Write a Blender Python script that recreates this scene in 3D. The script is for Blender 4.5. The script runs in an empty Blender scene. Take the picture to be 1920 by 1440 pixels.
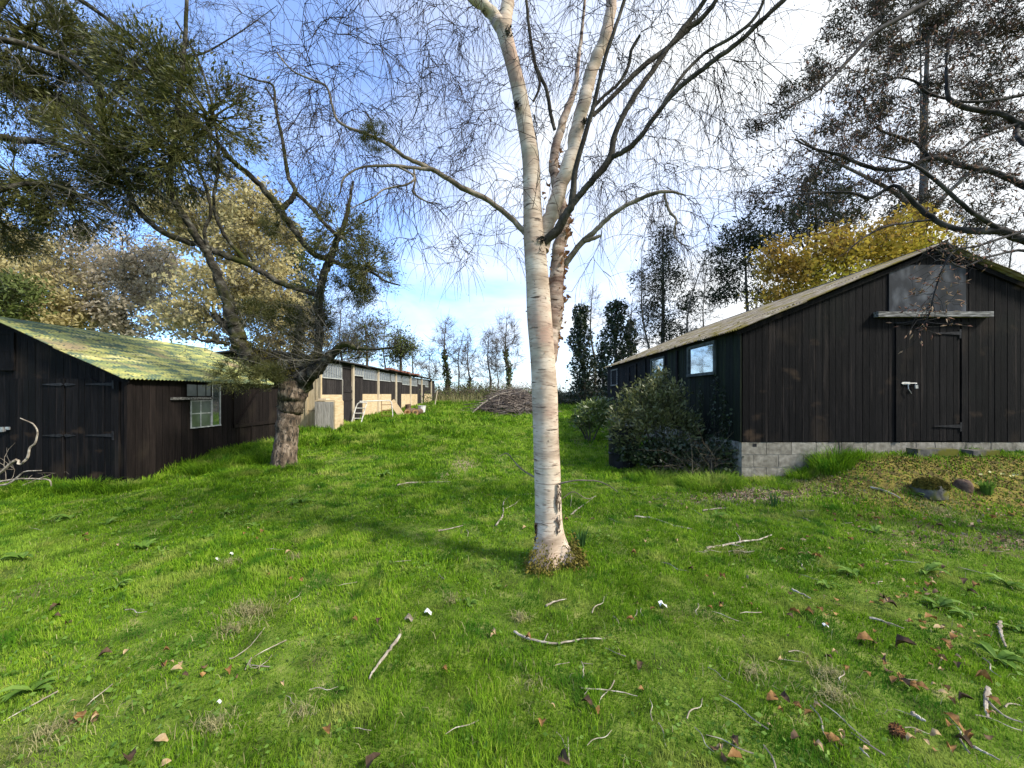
import bpy, math, random
import numpy as np
from mathutils import Vector
rng = np.random.default_rng(7)
random.seed(7)
scene = bpy.context.scene
COL = scene.collection
F, HX, HY, CH = 722.0, 960.0, 740.0, 1.6      # focal length in photo px, horizon centre, eye height

# ------------------------------------------------------------ camera, sky, sun
cd = bpy.data.cameras.new('camera'); cam = bpy.data.objects.new('camera', cd); COL.objects.link(cam)
cam.location = (0, 0, CH); cam.rotation_euler = (math.radians(90), 0, 0)
cd.sensor_width = 36; cd.sensor_fit = 'HORIZONTAL'; cd.lens = 36*F/1920; cd.shift_y = 20/1920
cd.clip_start = 0.05; cd.clip_end = 3000
scene.camera = cam
scene.render.resolution_x = 1024; scene.render.resolution_y = 768
scene.view_settings.view_transform = 'Standard'; scene.view_settings.look = 'None'
scene.view_settings.exposure = 1.05; scene.view_settings.gamma = 1
SUN = Vector((0.80, -0.36, 0.80)).normalized()
w = bpy.data.worlds.new('World'); scene.world = w; w.use_nodes = True
nt = w.node_tree; N = nt.nodes; L = nt.links; N.clear()
def nd(tree, t, **k):
    n = tree.nodes.new(t)
    for a, b in k.items(): setattr(n, a, b)
    return n
sky = nd(nt, 'ShaderNodeTexSky', sky_type='NISHITA', sun_disc=False)
sky.sun_elevation = math.asin(SUN.z); sky.sun_rotation = math.atan2(SUN.x, SUN.y)
sky.air_density = 1.0; sky.dust_density = 0.6; sky.ozone_density = 3.0
tc = nd(nt, 'ShaderNodeTexCoord'); sp = nd(nt, 'ShaderNodeSeparateXYZ'); L.new(tc.outputs['Generated'], sp.inputs[0])
zz = nd(nt, 'ShaderNodeMath', operation='ADD'); L.new(sp.outputs[2], zz.inputs[0]); zz.inputs[1].default_value = 0.22
dx = nd(nt, 'ShaderNodeMath', operation='DIVIDE'); L.new(sp.outputs[0], dx.inputs[0]); L.new(zz.outputs[0], dx.inputs[1])
dy = nd(nt, 'ShaderNodeMath', operation='DIVIDE'); L.new(sp.outputs[1], dy.inputs[0]); L.new(zz.outputs[0], dy.inputs[1])
cb = nd(nt, 'ShaderNodeCombineXYZ'); L.new(dx.outputs[0], cb.inputs[0]); L.new(dy.outputs[0], cb.inputs[1])
ns = nd(nt, 'ShaderNodeTexNoise'); ns.inputs['Scale'].default_value = 1.15; ns.inputs['Detail'].default_value = 7
ns.inputs['Roughness'].default_value = 0.55; ns.inputs['Distortion'].default_value = 0.35; L.new(cb.outputs[0], ns.inputs['Vector'])
ad = nd(nt, 'ShaderNodeMath', operation='MULTIPLY_ADD'); L.new(sp.outputs[0], ad.inputs[0]); ad.inputs[1].default_value = 0.36; L.new(ns.outputs[0], ad.inputs[2])
cr = nd(nt, 'ShaderNodeValToRGB'); L.new(ad.outputs[0], cr.inputs[0])
cr.color_ramp.elements[0].position = 0.33; cr.color_ramp.elements[0].color = (0.13, 0.13, 0.13, 1)
cr.color_ramp.elements[1].position = 0.67; cr.color_ramp.elements[1].color = (1, 1, 1, 1)
mx = nd(nt, 'ShaderNodeMix', data_type='RGBA'); L.new(cr.outputs[0], mx.inputs[0])
vm_ = nd(nt, 'ShaderNodeVectorMath', operation='MULTIPLY'); L.new(sky.outputs[0], vm_.inputs[0]); vm_.inputs[1].default_value = (1.0, 1.30, 1.72); L.new(vm_.outputs[0], mx.inputs[6]); mx.inputs[7].default_value = (4.95, 5.15, 5.35, 1)
bg = nd(nt, 'ShaderNodeBackground'); bg.inputs['Strength'].default_value = 0.125; L.new(mx.outputs[2], bg.inputs[0])
ow = nd(nt, 'ShaderNodeOutputWorld'); L.new(bg.outputs[0], ow.inputs[0])
sl = bpy.data.lights.new('sun', 'SUN'); sl.energy = 3.3; sl.angle = math.radians(9); sl.color = (1.0, 0.94, 0.84)
so = bpy.data.objects.new('sun', sl); COL.objects.link(so); so.rotation_euler = SUN.to_track_quat('Z', 'Y').to_euler()

# ------------------------------------------------------------ helpers
def tag(o, label=None, cat=None, group=None, kind=None):
    if label: o['label'] = label
    if cat: o['category'] = cat
    if group: o['group'] = group
    if kind: o['kind'] = kind
    return o
def thing(name, label, cat, loc=(0, 0, 0), group=None):
    o = bpy.data.objects.new(name, None); COL.objects.link(o); o.location = loc; o.empty_display_size = .2
    return tag(o, label, cat, group)
def wloc(o):
    p = np.zeros(3)
    while o is not None:
        p += np.array(o.location); o = o.parent
    return p
def arr(*a): return np.array(a, float)
def norm(v, ax=-1):
    return v/np.maximum(np.linalg.norm(v, axis=ax, keepdims=True), 1e-9)
def P(px, py, Y): return np.array(((px-HX)/F*Y, Y, CH+(HY-py)/F*Y))

class MB:
    def __init__(s): s.v = []; s.q = []; s.t = []; s.g = []; s.c = []; s.n = 0
    def add(s, v, q=None, t=None, g=None, tint=.5):
        v = np.asarray(v, float).reshape(-1, 3); b = s.n
        if q is not None and len(q): s.q.append(np.asarray(q, np.int64).reshape(-1, 4)+b)
        if t is not None and len(t): s.t.append(np.asarray(t, np.int64).reshape(-1, 3)+b)
        if g is not None: s.g += [[i+b for i in p] for p in g]
        s.v.append(v); s.c.append(np.broadcast_to(np.asarray(tint, float), (len(v),)) if np.ndim(tint) == 0 else np.asarray(tint, float))
        s.n += len(v)
    def hexa(s, p, tint=.5):      # 8 points: bottom loop 0-3, top loop 4-7
        s.add(p, q=[(0, 3, 2, 1), (4, 5, 6, 7), (0, 1, 5, 4), (1, 2, 6, 5), (2, 3, 7, 6), (3, 0, 4, 7)], tint=tint)
    def box(s, x0, x1, y0, y1, z0, z1, tint=.5):
        s.hexa([(x0, y0, z0), (x1, y0, z0), (x1, y1, z0), (x0, y1, z0), (x0, y0, z1), (x1, y0, z1), (x1, y1, z1), (x0, y1, z1)], tint)
    def bar(s, p, q, wd, h, up=(0, 0, 1), tint=.5):
        p = np.asarray(p, float); q = np.asarray(q, float); d = norm(q-p); u = np.asarray(up, float)
        sd = np.cross(d, u)
        if np.linalg.norm(sd) < 1e-3: sd = np.cross(d, (1, 0, 0))
        sd = norm(sd)*wd/2; u = norm(np.cross(sd, d))*h/2
        s.hexa([p-sd-u, p+sd-u, q+sd-u, q-sd-u, p-sd+u, p+sd+u, q+sd+u, q-sd+u], tint)
    def prism(s, poly, d):        # poly list of 3D points, extruded by vector d
        poly = [np.asarray(p, float) for p in poly]; n = len(poly); d = np.asarray(d, float)
        s.add(poly+[p+d for p in poly], g=[list(range(n))[::-1], list(range(n, 2*n))]+[[i, (i+1) % n, n+(i+1) % n, n+i] for i in range(n)])
    def tubes(s, br, n=5, tint=.5, rough=0, cap=True):  # br: list of (pts(k,3), radii(k))
        by = {}
        for p, r in br: by.setdefault(len(p), []).append((p, r))
        for k, lst in by.items():
            p = np.array([a for a, b in lst], float); r = np.array([b for a, b in lst], float); B = len(lst)
            d = np.empty_like(p); d[:, 1:-1] = p[:, 2:]-p[:, :-2]; d[:, 0] = p[:, 1]-p[:, 0]; d[:, -1] = p[:, -1]-p[:, -2]; d = norm(d)
            m = norm(p[:, -1]-p[:, 0]); ref = np.where(np.abs(m[:, 2:3]) > .8, arr(1, 0, 0), arr(0, 0, 1))[:, None]
            a = norm(np.cross(d, ref)); b = np.cross(d, a)
            th = np.arange(n)*2*math.pi/n
            rr = r[:, :, None]*np.ones(n)
            if rough: rr = rr*(1+rough*rng.normal(size=rr.shape))
            v = p[:, :, None]+rr[..., None]*(a[:, :, None]*np.cos(th)[:, None]+b[:, :, None]*np.sin(th)[:, None])
            i = np.arange(k-1)[:, None]; j = np.arange(n)[None]; j2 = (j+1) % n
            q = np.stack([i*n+j+0*i, i*n+j2, (i+1)*n+j2, (i+1)*n+j], -1).reshape(-1, 4)
            q = (q[None]+(np.arange(B)*k*n)[:, None, None]).reshape(-1, 4)
            g = None
            if cap and B < 400 and n > 4:
                g = [[bb*k*n+jj for jj in range(n)] for bb in range(B)]+[[bb*k*n+(k-1)*n+jj for jj in range(n)][::-1] for bb in range(B)]
            s.add(v.reshape(-1, 3), q=q, g=g, tint=np.repeat(rng.random(B), k*n) if tint is None else tint)
    def leaves(s, p, size, aspect=.5, dirs=None, tint=None, jit=.3, fold=0):
        p = np.asarray(p, float); n = len(p)
        a = norm(rng.normal(size=(n, 3))) if dirs is None else norm(dirs+rng.normal(size=(n, 3))*.35)
        b = norm(np.cross(a, norm(rng.normal(size=(n, 3)))))
        sz = (np.asarray(size)*(1+jit*rng.normal(size=n))).reshape(-1, 1); sz = np.maximum(sz, .2*np.mean(size))
        v = np.stack([p, p+a*sz*.45+b*sz*aspect*.5, p+a*sz, p+a*sz*.45-b*sz*aspect*.5], 1)
        if tint is None: tint = rng.random(n)
        s.add(v.reshape(-1, 3), q=np.arange(4*n).reshape(-1, 4), tint=np.repeat(tint, 4))
    def spindles(s, p, d, ln, rad, tint=None):
        n = len(p); d = norm(d); a = norm(np.cross(d, norm(rng.normal(size=(n, 3))))); b = np.cross(d, a)
        ln = np.reshape(ln*np.ones(n), (n, 1)); rad = np.reshape(rad*np.ones(n), (n, 1)); m = p+d*ln*.4
        v = np.stack([p, m+a*rad, m+b*rad, m-a*rad, m-b*rad, p+d*ln], 1).reshape(-1, 3)
        t = np.array([(0, 2, 1), (0, 3, 2), (0, 4, 3), (0, 1, 4), (5, 1, 2), (5, 2, 3), (5, 3, 4), (5, 4, 1)])
        t = (t[None]+(np.arange(n)*6)[:, None, None]).reshape(-1, 3)
        if tint is None: tint = rng.random(n)
        s.add(v, t=t, tint=np.repeat(tint, 6))
    def blades(s, p, L, wd, lean, az, tint):   # 5-vertex bent blades
        n = len(p); L = L.reshape(-1, 1); wd = wd.reshape(-1, 1); lean = lean.reshape(-1, 1)
        dr = np.stack([np.cos(az), np.sin(az), 0*az], 1)
        a2 = az+math.pi/2+rng.normal(size=n)*.6; sd = np.stack([np.cos(a2), np.sin(a2), 0*az], 1)*wd*.5
        up = arr(0, 0, 1)
        m = p+up*L*.55+dr*L*lean*.3; t = p+up*L*np.sqrt(np.maximum(1-lean**2*.8, .08))+dr*L*lean
        v = np.stack([p-sd, p+sd, m+sd*.8, m-sd*.8, t], 1).reshape(-1, 3)
        b = (np.arange(n)*5)[:, None]
        s.add(v, q=b+np.array([0, 1, 2, 3]), t=b+np.array([3, 2, 4]), tint=np.repeat(tint, 5))
    def build(s, name, m, parent=None, smooth=False, loc=None):
        V = np.concatenate(s.v) if s.v else np.zeros((0, 3))
        off = wloc(parent) if parent is not None else (np.zeros(3) if loc is None else np.asarray(loc, float))
        V = V-off
        me = bpy.data.meshes.new(name)
        parts = []; tot = []
        if s.q: q = np.concatenate(s.q); parts.append(q.ravel()); tot.append(np.full(len(q), 4))
        if s.t: t = np.concatenate(s.t); parts.append(t.ravel()); tot.append(np.full(len(t), 3))
        if s.g: parts.append(np.array([i for g in s.g for i in g])); tot.append(np.array([len(g) for g in s.g]))
        li = np.concatenate(parts).astype(np.int32); lt = np.concatenate(tot).astype(np.int32); ls = np.concatenate(([0], np.cumsum(lt)[:-1])).astype(np.int32)
        me.vertices.add(len(V)); me.vertices.foreach_set('co', V.astype(np.float32).ravel())
        me.loops.add(len(li)); me.loops.foreach_set('vertex_index', li)
        me.polygons.add(len(lt)); me.polygons.foreach_set('loop_start', ls)
        me.polygons.foreach_set('use_smooth', np.full(len(lt), smooth))
        at = me.attributes.new('tint', 'FLOAT', 'POINT'); at.data.foreach_set('value', np.concatenate(s.c).astype(np.float32))
        me.update(calc_edges=True); me.validate()
        me.materials.append(m)
        o = bpy.data.objects.new(name, me); COL.objects.link(o)
        if parent is not None: o.parent = parent
        elif loc is not None: o.location = loc
        return o
def copy_tree(o, parent=None):
    c = o.copy(); COL.objects.link(c); c.parent = parent
    for ch in list(o.children): copy_tree(ch, c)
    return c

def ramp(t, stops):
    r = nd(t, 'ShaderNodeValToRGB'); e = r.color_ramp.elements
    while len(e) < len(stops): e.new(.5)
    for el, (p, c) in zip(e, stops): el.position = p; el.color = (*c, 1)
    return r
def mat(name, stops, scale=4, stretch=(1, 1, 1), rough=.85, bump=.0, bscale=None, tint=.0, trans=0, detail=6, metal=0, spots=None, spec=.12):
    """noise (plus per-piece tint) drives a colour ramp; optional bump, translucency, second spotted colour"""
    m = bpy.data.materials.new(name); m.use_nodes = True; t = m.node_tree; t.nodes.clear(); K = t.links
    tcn = nd(t, 'ShaderNodeTexCoord'); mp = nd(t, 'ShaderNodeMapping'); mp.inputs['Scale'].default_value = stretch
    K.new(tcn.outputs['Object'], mp.inputs[0])
    nz = nd(t, 'ShaderNodeTexNoise'); nz.inputs['Scale'].default_value = scale; nz.inputs['Detail'].default_value = detail; K.new(mp.outputs[0], nz.inputs['Vector'])
    mr = nd(t, 'ShaderNodeMapRange'); mr.inputs[1].default_value = .3; mr.inputs[2].default_value = .7; K.new(nz.outputs[0], mr.inputs[0])
    fac = mr.outputs[0]
    if tint:
        a = nd(t, 'ShaderNodeAttribute', attribute_name='tint'); mi = nd(t, 'ShaderNodeMix', data_type='FLOAT'); mi.inputs[0].default_value = tint
        K.new(fac, mi.inputs[2]); K.new(a.outputs['Fac'], mi.inputs[3]); fac = mi.outputs[0]
    r = ramp(t, stops); K.new(fac, r.inputs[0]); col = r.outputs[0]
    if spots:
        for (sc, st, lo, hi, c) in spots:
            mp2 = nd(t, 'ShaderNodeMapping'); mp2.inputs['Scale'].default_value = st; K.new(tcn.outputs['Object'], mp2.inputs[0])
            n2 = nd(t, 'ShaderNodeTexNoise'); n2.inputs['Scale'].default_value = sc; n2.inputs['Detail'].default_value = 5; K.new(mp2.outputs[0], n2.inputs['Vector'])
            m2 = nd(t, 'ShaderNodeMapRange'); m2.inputs[1].default_value = lo; m2.inputs[2].default_value = hi; K.new(n2.outputs[0], m2.inputs[0])
            mm = nd(t, 'ShaderNodeMix', data_type='RGBA'); K.new(m2.outputs[0], mm.inputs[0]); K.new(col, mm.inputs[6]); mm.inputs[7].default_value = (*c, 1); col = mm.outputs[2]
    b = nd(t, 'ShaderNodeBsdfPrincipled'); b.inputs['Roughness'].default_value = rough; b.inputs['Metallic'].default_value = metal
    b.inputs['Specular IOR Level'].default_value = spec; K.new(col, b.inputs['Base Color'])
    if bump:
        bn = nd(t, 'ShaderNodeBump'); bn.inputs['Strength'].default_value = min(1, bump); bn.inputs['Distance'].default_value = .02
        src = nz.outputs[0]
        if bscale:
            n3 = nd(t, 'ShaderNodeTexNoise'); n3.inputs['Scale'].default_value = bscale; n3.inputs['Detail'].default_value = 6; K.new(mp.outputs[0], n3.inputs['Vector']); src = n3.outputs[0]
        K.new(src, bn.inputs['Height']); K.new(bn.outputs[0], b.inputs['Normal'])
    out = nd(t, 'ShaderNodeOutputMaterial')
    if trans:
        tr = nd(t, 'ShaderNodeBsdfTranslucent'); K.new(col, tr.inputs[0]); mxs = nd(t, 'ShaderNodeMixShader'); mxs.inputs[0].default_value = trans
        K.new(b.outputs[0], mxs.inputs[1]); K.new(tr.outputs[0], mxs.inputs[2]); K.new(mxs.outputs[0], out.inputs[0])
    else: K.new(b.outputs[0], out.inputs[0])
    return m
def g3(r, g, b): return (r, g, b)
M = {}
M['board'] = mat('black_board', [(0, (.002, .002, .0024)), (.5, (.0042, .0040, .0046)), (1, (.012, .0107, .0112))], 5, (7, 7, .5), .8, .5, 26, tint=.45, spec=.10,
                 spots=[(1.3, (1, 1, .8), .58, .80, (.030, .022, .016)), (3.5, (6, 6, .22), .56, .74, (.026, .021, .019)), (1.7, (1, 1, 1.6), .62, .74, (.045, .030, .020)), (.5, (1, 1, 1), .55, .8, (.006, .010, .007))])
M['board_green'] = mat('green_black_board', [(0, (.003, .004, .003)), (.5, (.008, .011, .006)), (1, (.022, .030, .010))], 5, (7, 7, .5), .8, .5, 26, tint=.4, spec=.15)
M['board_sunlit'] = mat('sunlit_black_board', [(0, (.005, .004, .0037)), (.5, (.011, .0083, .0075)), (1, (.024, .018, .0155))], 5, (7, 7, .5), .8, .5, 26, tint=.45, spec=.10,  # black paint as on the gable, side-wall sunlight put into the colour
                       spots=[(1.1, (1, 1, 1), .55, .8, (.035, .028, .02))])
M['board_grey'] = mat('faded_black_board', [(0, (.012, .011, .011)), (.5, (.022, .019, .019)), (1, (.055, .048, .045))], 5, (7, 7, .5), .85, .5, 26, tint=.4, spec=.15)
M['grey_wood'] = mat('weathered_grey_wood', [(0, (.16, .15, .13)), (.5, (.33, .31, .275)), (1, (.50, .47, .42))], 6, (5, 5, .5), .9, .6, 24, tint=.4)
M['grey_rail'] = mat('weathered_rail_wood', [(0, (.05, .048, .044)), (.5, (.16, .155, .145)), (1, (.36, .35, .33))], 9, (.6, 5, 5), .9, .6, 24)
M['ply'] = mat('plywood', [(0, (.40, .30, .17)), (.5, (.53, .41, .25)), (1, (.64, .51, .34))], 3, (1, 1, 6), .75, .1, tint=.3,
               spots=[(2.0, (1, 1, 1), .58, .8, (.22, .15, .08))])
M['ply_shaded'] = mat('shaded_plywood', [(0, (.36, .28, .16)), (.5, (.50, .40, .25)), (1, (.62, .51, .33))], 3, (6, 1, 1), .8, .1, tint=.3)  # same plywood, the end wall's weaker light put into the colour
M['batten'] = mat('pale_batten', [(0, (.40, .33, .23)), (1, (.62, .54, .41))], 6, (4, 4, .6), .8)
M['sheet_grey'] = mat('painted_sheet', [(0, (.012, .014, .017)), (.5, (.026, .029, .035)), (1, (.10, .107, .12))], 3.0, (1.5, 1, .8), .65, .15, detail=9)
M['metal_black'] = mat('black_iron', [(0, (.008, .008, .01)), (1, (.03, .03, .032))], 20, rough=.5, bump=.2)
M['metal_pale'] = mat('galvanised_steel', [(0, (.25, .25, .25)), (1, (.55, .55, .54))], 20, rough=.4, metal=.6)
M['white_metal'] = mat('white_painted_tube', [(0, (.42, .41, .38)), (1, (.72, .71, .68))], 8, rough=.5, spots=[(12, (1, 1, 1), .6, .75, (.25, .12, .05))])
M['rust'] = mat('rusty_steel', [(0, (.09, .04, .02)), (1, (.25, .12, .06))], 12, rough=.8)
M['frame_green'] = mat('weathered_window_frame', [(0, (.03, .035, .03)), (1, (.10, .11, .095))], 8, (1, 1, 1), .7)
M['frame_white'] = mat('old_white_frame', [(0, (.22, .23, .22)), (1, (.52, .54, .53))], 14, (1, 1, 1), .7)
M['roof_y'] = mat('lichen_corrugated_sheet', [(0, (.10, .14, .085)), (.35, (.22, .25, .10)), (.65, (.38, .37, .12)), (1, (.50, .47, .22))], 1.6, (3.2, .8, 3.2), .9, .3, 30, detail=9,
                  spots=[(3.5, (2.5, .8, 2.5), .48, .60, (.085, .13, .09)), (1.0, (1, 1, 1), .56, .70, (.26, .20, .12)), (7, (2, .7, 2), .58, .66, (.07, .085, .06))])
M['roof_m'] = mat('mossy_corrugated_sheet', [(0, (.10, .085, .06)), (.5, (.24, .20, .15)), (1, (.42, .38, .30))], 6, (1, 1, 1), .95, .5, 30, detail=9,
                  spots=[(3, (1, 1, 1), .5, .62, (.16, .13, .035))])
M['roof_d'] = mat('dark_felt', [(0, (.02, .02, .02)), (1, (.07, .065, .06))], 4)
M['tile_red'] = mat('red_rusty_sheet', [(0, (.12, .05, .035)), (1, (.27, .13, .10))], 8)
M['block'] = mat('concrete_block', [(0, (.12, .108, .085)), (.5, (.235, .215, .175)), (1, (.37, .345, .29))], 14, (1, 1, 1), .95, .5, 60, tint=.35, detail=10,
                 spots=[(1.6, (1, 1, 1.2), .54, .75, (.07, .065, .045)), (3.1, (2, 2, .5), .60, .75, (.05, .05, .035))])
M['mortar'] = mat('mortar', [(0, (.24, .225, .19)), (1, (.38, .355, .31))], 20, rough=.95)
M['slab'] = mat('mossy_concrete_slab', [(0, (.05, .05, .045)), (1, (.16, .15, .13))], 12, rough=.95, bump=.5, spots=[(5, (1, 1, 1), .45, .6, (.10, .10, .015))])
M['birch'] = mat('birch_bark', [(0, (.24, .18, .13)), (.3, (.40, .31, .235)), (.6, (.56, .46, .36)), (1, (.62, .54, .44))], 2.2, (1.2, 1.2, 3), .8, .22, 14, detail=9,
                 spots=[(1.4, (1, 1, 1.2), .53, .66, (.36, .22, .165)), (2.6, (1, 1, 1.6), .56, .75, (.34, .31, .23)), (5.5, (1.1, 1.1, 8), .62, .68, (.09, .065, .05)), (9, (.8, .8, 5), .60, .68, (.46, .36, .27)), (16, (1, 1, 1), .68, .75, (.07, .05, .04)), (24, (.5, .5, 3), .57, .66, (.30, .22, .165)), (3.3, (.3, .3, 11), .60, .66, (.33, .26, .20))])
M['birch_red'] = mat('peeling_birch_bark', [(0, (.14, .085, .065)), (.5, (.34, .255, .20)), (1, (.52, .45, .38))], 4, (1, 1, 3), .85, .5, 16,
                     spots=[(7, (1, 1, 3), .58, .66, (.06, .04, .03))])
M['peel'] = mat('curled_bark', [(0, (.11, .05, .025)), (.5, (.30, .16, .08)), (1, (.48, .30, .17))], 12, tint=.7, rough=.8, trans=.3)
M['limb'] = mat('backlit_birch_limb', [(0, (.018, .016, .013)), (.5, (.045, .040, .031)), (1, (.11, .097, .078))], 9, (1, 1, 1), .85, .4, 40)  # limb bark darkened in colour to stand for backlight
M['limb_pale'] = mat('pale_birch_limb', [(0, (.06, .052, .04)), (.5, (.16, .135, .10)), (1, (.30, .26, .21))], 9, (1, 1, 1), .85, .4, 40)
M['twig'] = mat('birch_twig', [(0, (.016, .012, .011)), (1, (.055, .040, .033))], 4, tint=.7)
M['apple'] = mat('apple_bark', [(0, (.04, .030, .021)), (.5, (.135, .100, .070)), (1, (.30, .235, .175))], 9, (1.5, 1.5, .7), .95, 1, 30, detail=10, spots=[(22, (1, 1, .5), .50, .62, (.035, .03, .024))])
M['apple_dark'] = mat('apple_limb_bark', [(0, (.014, .013, .010)), (.5, (.040, .036, .028)), (1, (.12, .11, .09))], 9, (1, 1, 1), .95, 1, 26, detail=9,
                      spots=[(2.2, (1, 1, 1), .50, .62, (.045, .048, .012)), (9, (1, 1, 1), .62, .7, (.16, .16, .13))])
M['apple_twig'] = mat('lichened_twig', [(0, (.025, .024, .02)), (.6, (.07, .066, .055)), (1, (.20, .19, .165))], 4, tint=.8)
M['moss'] = mat('moss', [(0, (.025, .026, .008)), (.5, (.080, .070, .014)), (1, (.19, .155, .028))], 12, tint=.5)
M['mistle'] = mat('mistletoe_leaf', [(0, (.022, .028, .006)), (.5, (.065, .075, .016)), (1, (.17, .17, .035))], 2.4, tint=.5, rough=.5, trans=.3, spec=.5)
M['mistle_stem'] = mat('mistletoe_stem', [(0, (.05, .055, .018)), (1, (.12, .12, .04))], 4)
M['mag_bark'] = mat('grey_smooth_bark', [(0, (.012, .011, .011)), (.5, (.03, .027, .025)), (1, (.09, .083, .076))], 7, rough=.8, bump=.3)
M['bud'] = mat('magnolia_bud', [(0, (.10, .045, .035)), (.5, (.27, .14, .095)), (1, (.46, .32, .20))], 4, tint=.8, trans=.2)
M['bark'] = mat('dull_bark', [(0, (.03, .026, .02)), (1, (.11, .095, .075))], 3, (1, 1, .4), .95, tint=.3)
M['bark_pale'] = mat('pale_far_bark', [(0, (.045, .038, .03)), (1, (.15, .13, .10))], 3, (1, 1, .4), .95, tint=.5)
M['bark_pine'] = mat('pine_bark', [(0, (.05, .045, .04)), (1, (.21, .18, .155))], 4, (1, 1, .4), .95)
M['needle'] = mat('pine_needles', [(0, (.012, .020, .010)), (.5, (.028, .038, .018)), (1, (.065, .062, .03))], 1.2, tint=.5, trans=.15)
M['needle_brown'] = mat('bronzed_needles', [(0, (.018, .020, .012)), (.45, (.045, .042, .024)), (.75, (.085, .05, .036)), (1, (.16, .085, .06))], 1.0, tint=.5, trans=.15)
M['ivy'] = mat('ivy_leaf', [(0, (.008, .015, .005)), (.5, (.022, .038, .012)), (1, (.055, .08, .025))], 2, tint=.6, rough=.5, trans=.15, spec=.5)
M['ivy_lit'] = mat('sunlit_ivy_leaf', [(0, (.035, .045, .014)), (.5, (.085, .11, .03)), (1, (.18, .22, .06))], 2, tint=.6, rough=.55, trans=.2)  # brighter copy of the ivy, sunlight put into its colour
M['gold'] = mat('tan_hornbeam_leaf', [(0, (.28, .24, .11)), (.5, (.52, .45, .22)), (1, (.72, .64, .36))], .5, tint=.6, trans=.5)
M['pale_tan'] = mat('pale_buff_catkin', [(0, (.30, .25, .17)), (.5, (.52, .45, .33)), (1, (.72, .64, .50))], .5, tint=.6, trans=.5)
M['yellow'] = mat('new_yellow_leaf', [(0, (.12, .07, .02)), (.35, (.30, .19, .04)), (.62, (.42, .33, .05)), (1, (.55, .60, .06))], .33, tint=.35, trans=.4)
M['rhodo'] = mat('shrub_leaf', [(0, (.035, .042, .014)), (.5, (.095, .110, .036)), (1, (.30, .30, .13))], 3, tint=.65, rough=.45, trans=.3, spec=.4)
M['laurel'] = mat('laurel_leaf', [(0, (.03, .05, .012)), (.5, (.09, .13, .03)), (1, (.22, .26, .07))], 3, tint=.65, rough=.4, trans=.25, spec=.6)
M['brush'] = mat('brushwood', [(0, (.045, .036, .032)), (.5, (.13, .105, .09)), (1, (.33, .28, .23))], 2, tint=.8)
M['bramble'] = mat('bramble_cane', [(0, (.05, .04, .03)), (.6, (.12, .095, .065)), (1, (.26, .22, .14))], 2, tint=.8)
M['grass'] = mat('grass_blade', [(0, (.022, .066, .003)), (.35, (.118, .240, .010)), (.7, (.235, .385, .024)), (1, (.50, .52, .10))], .9, tint=.66, rough=.75, trans=.42, spec=.08, detail=4,
                 spots=[(.45, (1, 1, 1), .52, .70, (.25, .37, .045)), (1.9, (1, 1, 1), .55, .68, (.31, .36, .075)), (2.6, (1, 1, 1), .54, .66, (.050, .150, .010)), (7, (1, 1, 1), .56, .66, (.055, .14, .012))])
M['grass_dry'] = mat('dry_grass', [(0, (.13, .12, .045)), (1, (.44, .40, .20))], 2, tint=.8, trans=.3)
M['weed'] = mat('weed_leaf', [(0, (.06, .12, .016)), (.5, (.12, .22, .03)), (1, (.22, .33, .07))], 8, tint=.6, rough=.5, trans=.35)
M['daff'] = mat('daffodil_leaf', [(0, (.025, .075, .022)), (1, (.08, .16, .04))], 8, tint=.6, rough=.5, trans=.3)
M['deadleaf'] = mat('dead_leaf', [(0, (.06, .032, .012)), (.45, (.20, .105, .036)), (.8, (.36, .215, .085)), (1, (.52, .38, .20))], 22, tint=.0, rough=.7, trans=.15)
M['deadleaf_pale'] = mat('pale_dead_leaf', [(0, (.22, .135, .06)), (1, (.58, .44, .25))], 24, rough=.75, trans=.15)
M['deadleaf_dark'] = mat('dark_dead_leaf', [(0, (.022, .015, .010)), (1, (.13, .08, .045))], 24, rough=.7)
M['litter'] = mat('crumbled_leaf_litter', [(0, (.04, .025, .018)), (.5, (.16, .10, .06)), (1, (.42, .31, .21))], 3, tint=.85)
M['stick'] = mat('dead_stick', [(0, (.13, .105, .08)), (.5, (.28, .24, .19)), (1, (.48, .44, .37))], 16, rough=.9)
M['white'] = mat('white_scrap', [(0, (.5, .5, .47)), (1, (.78, .78, .76))], 25, rough=.7, bump=.4)
M['cone'] = mat('pine_cone_scale', [(0, (.07, .03, .015)), (1, (.28, .13, .05))], 20, tint=.7)
M['primrose'] = mat('primrose_petal', [(0, (.55, .52, .22)), (1, (.7, .66, .35))], 20)
M['logend'] = mat('cut_log_end', [(0, (.34, .18, .08)), (1, (.58, .37, .19))], 9, rough=.85)
M['logbark'] = mat('log_bark', [(0, (.06, .04, .03)), (1, (.18, .12, .08))], 14, rough=.9, bump=.5)
M['barrel'] = mat('black_barrel', [(0, (.008, .008, .008)), (1, (.025, .024, .022))], 5, rough=.5)

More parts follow.
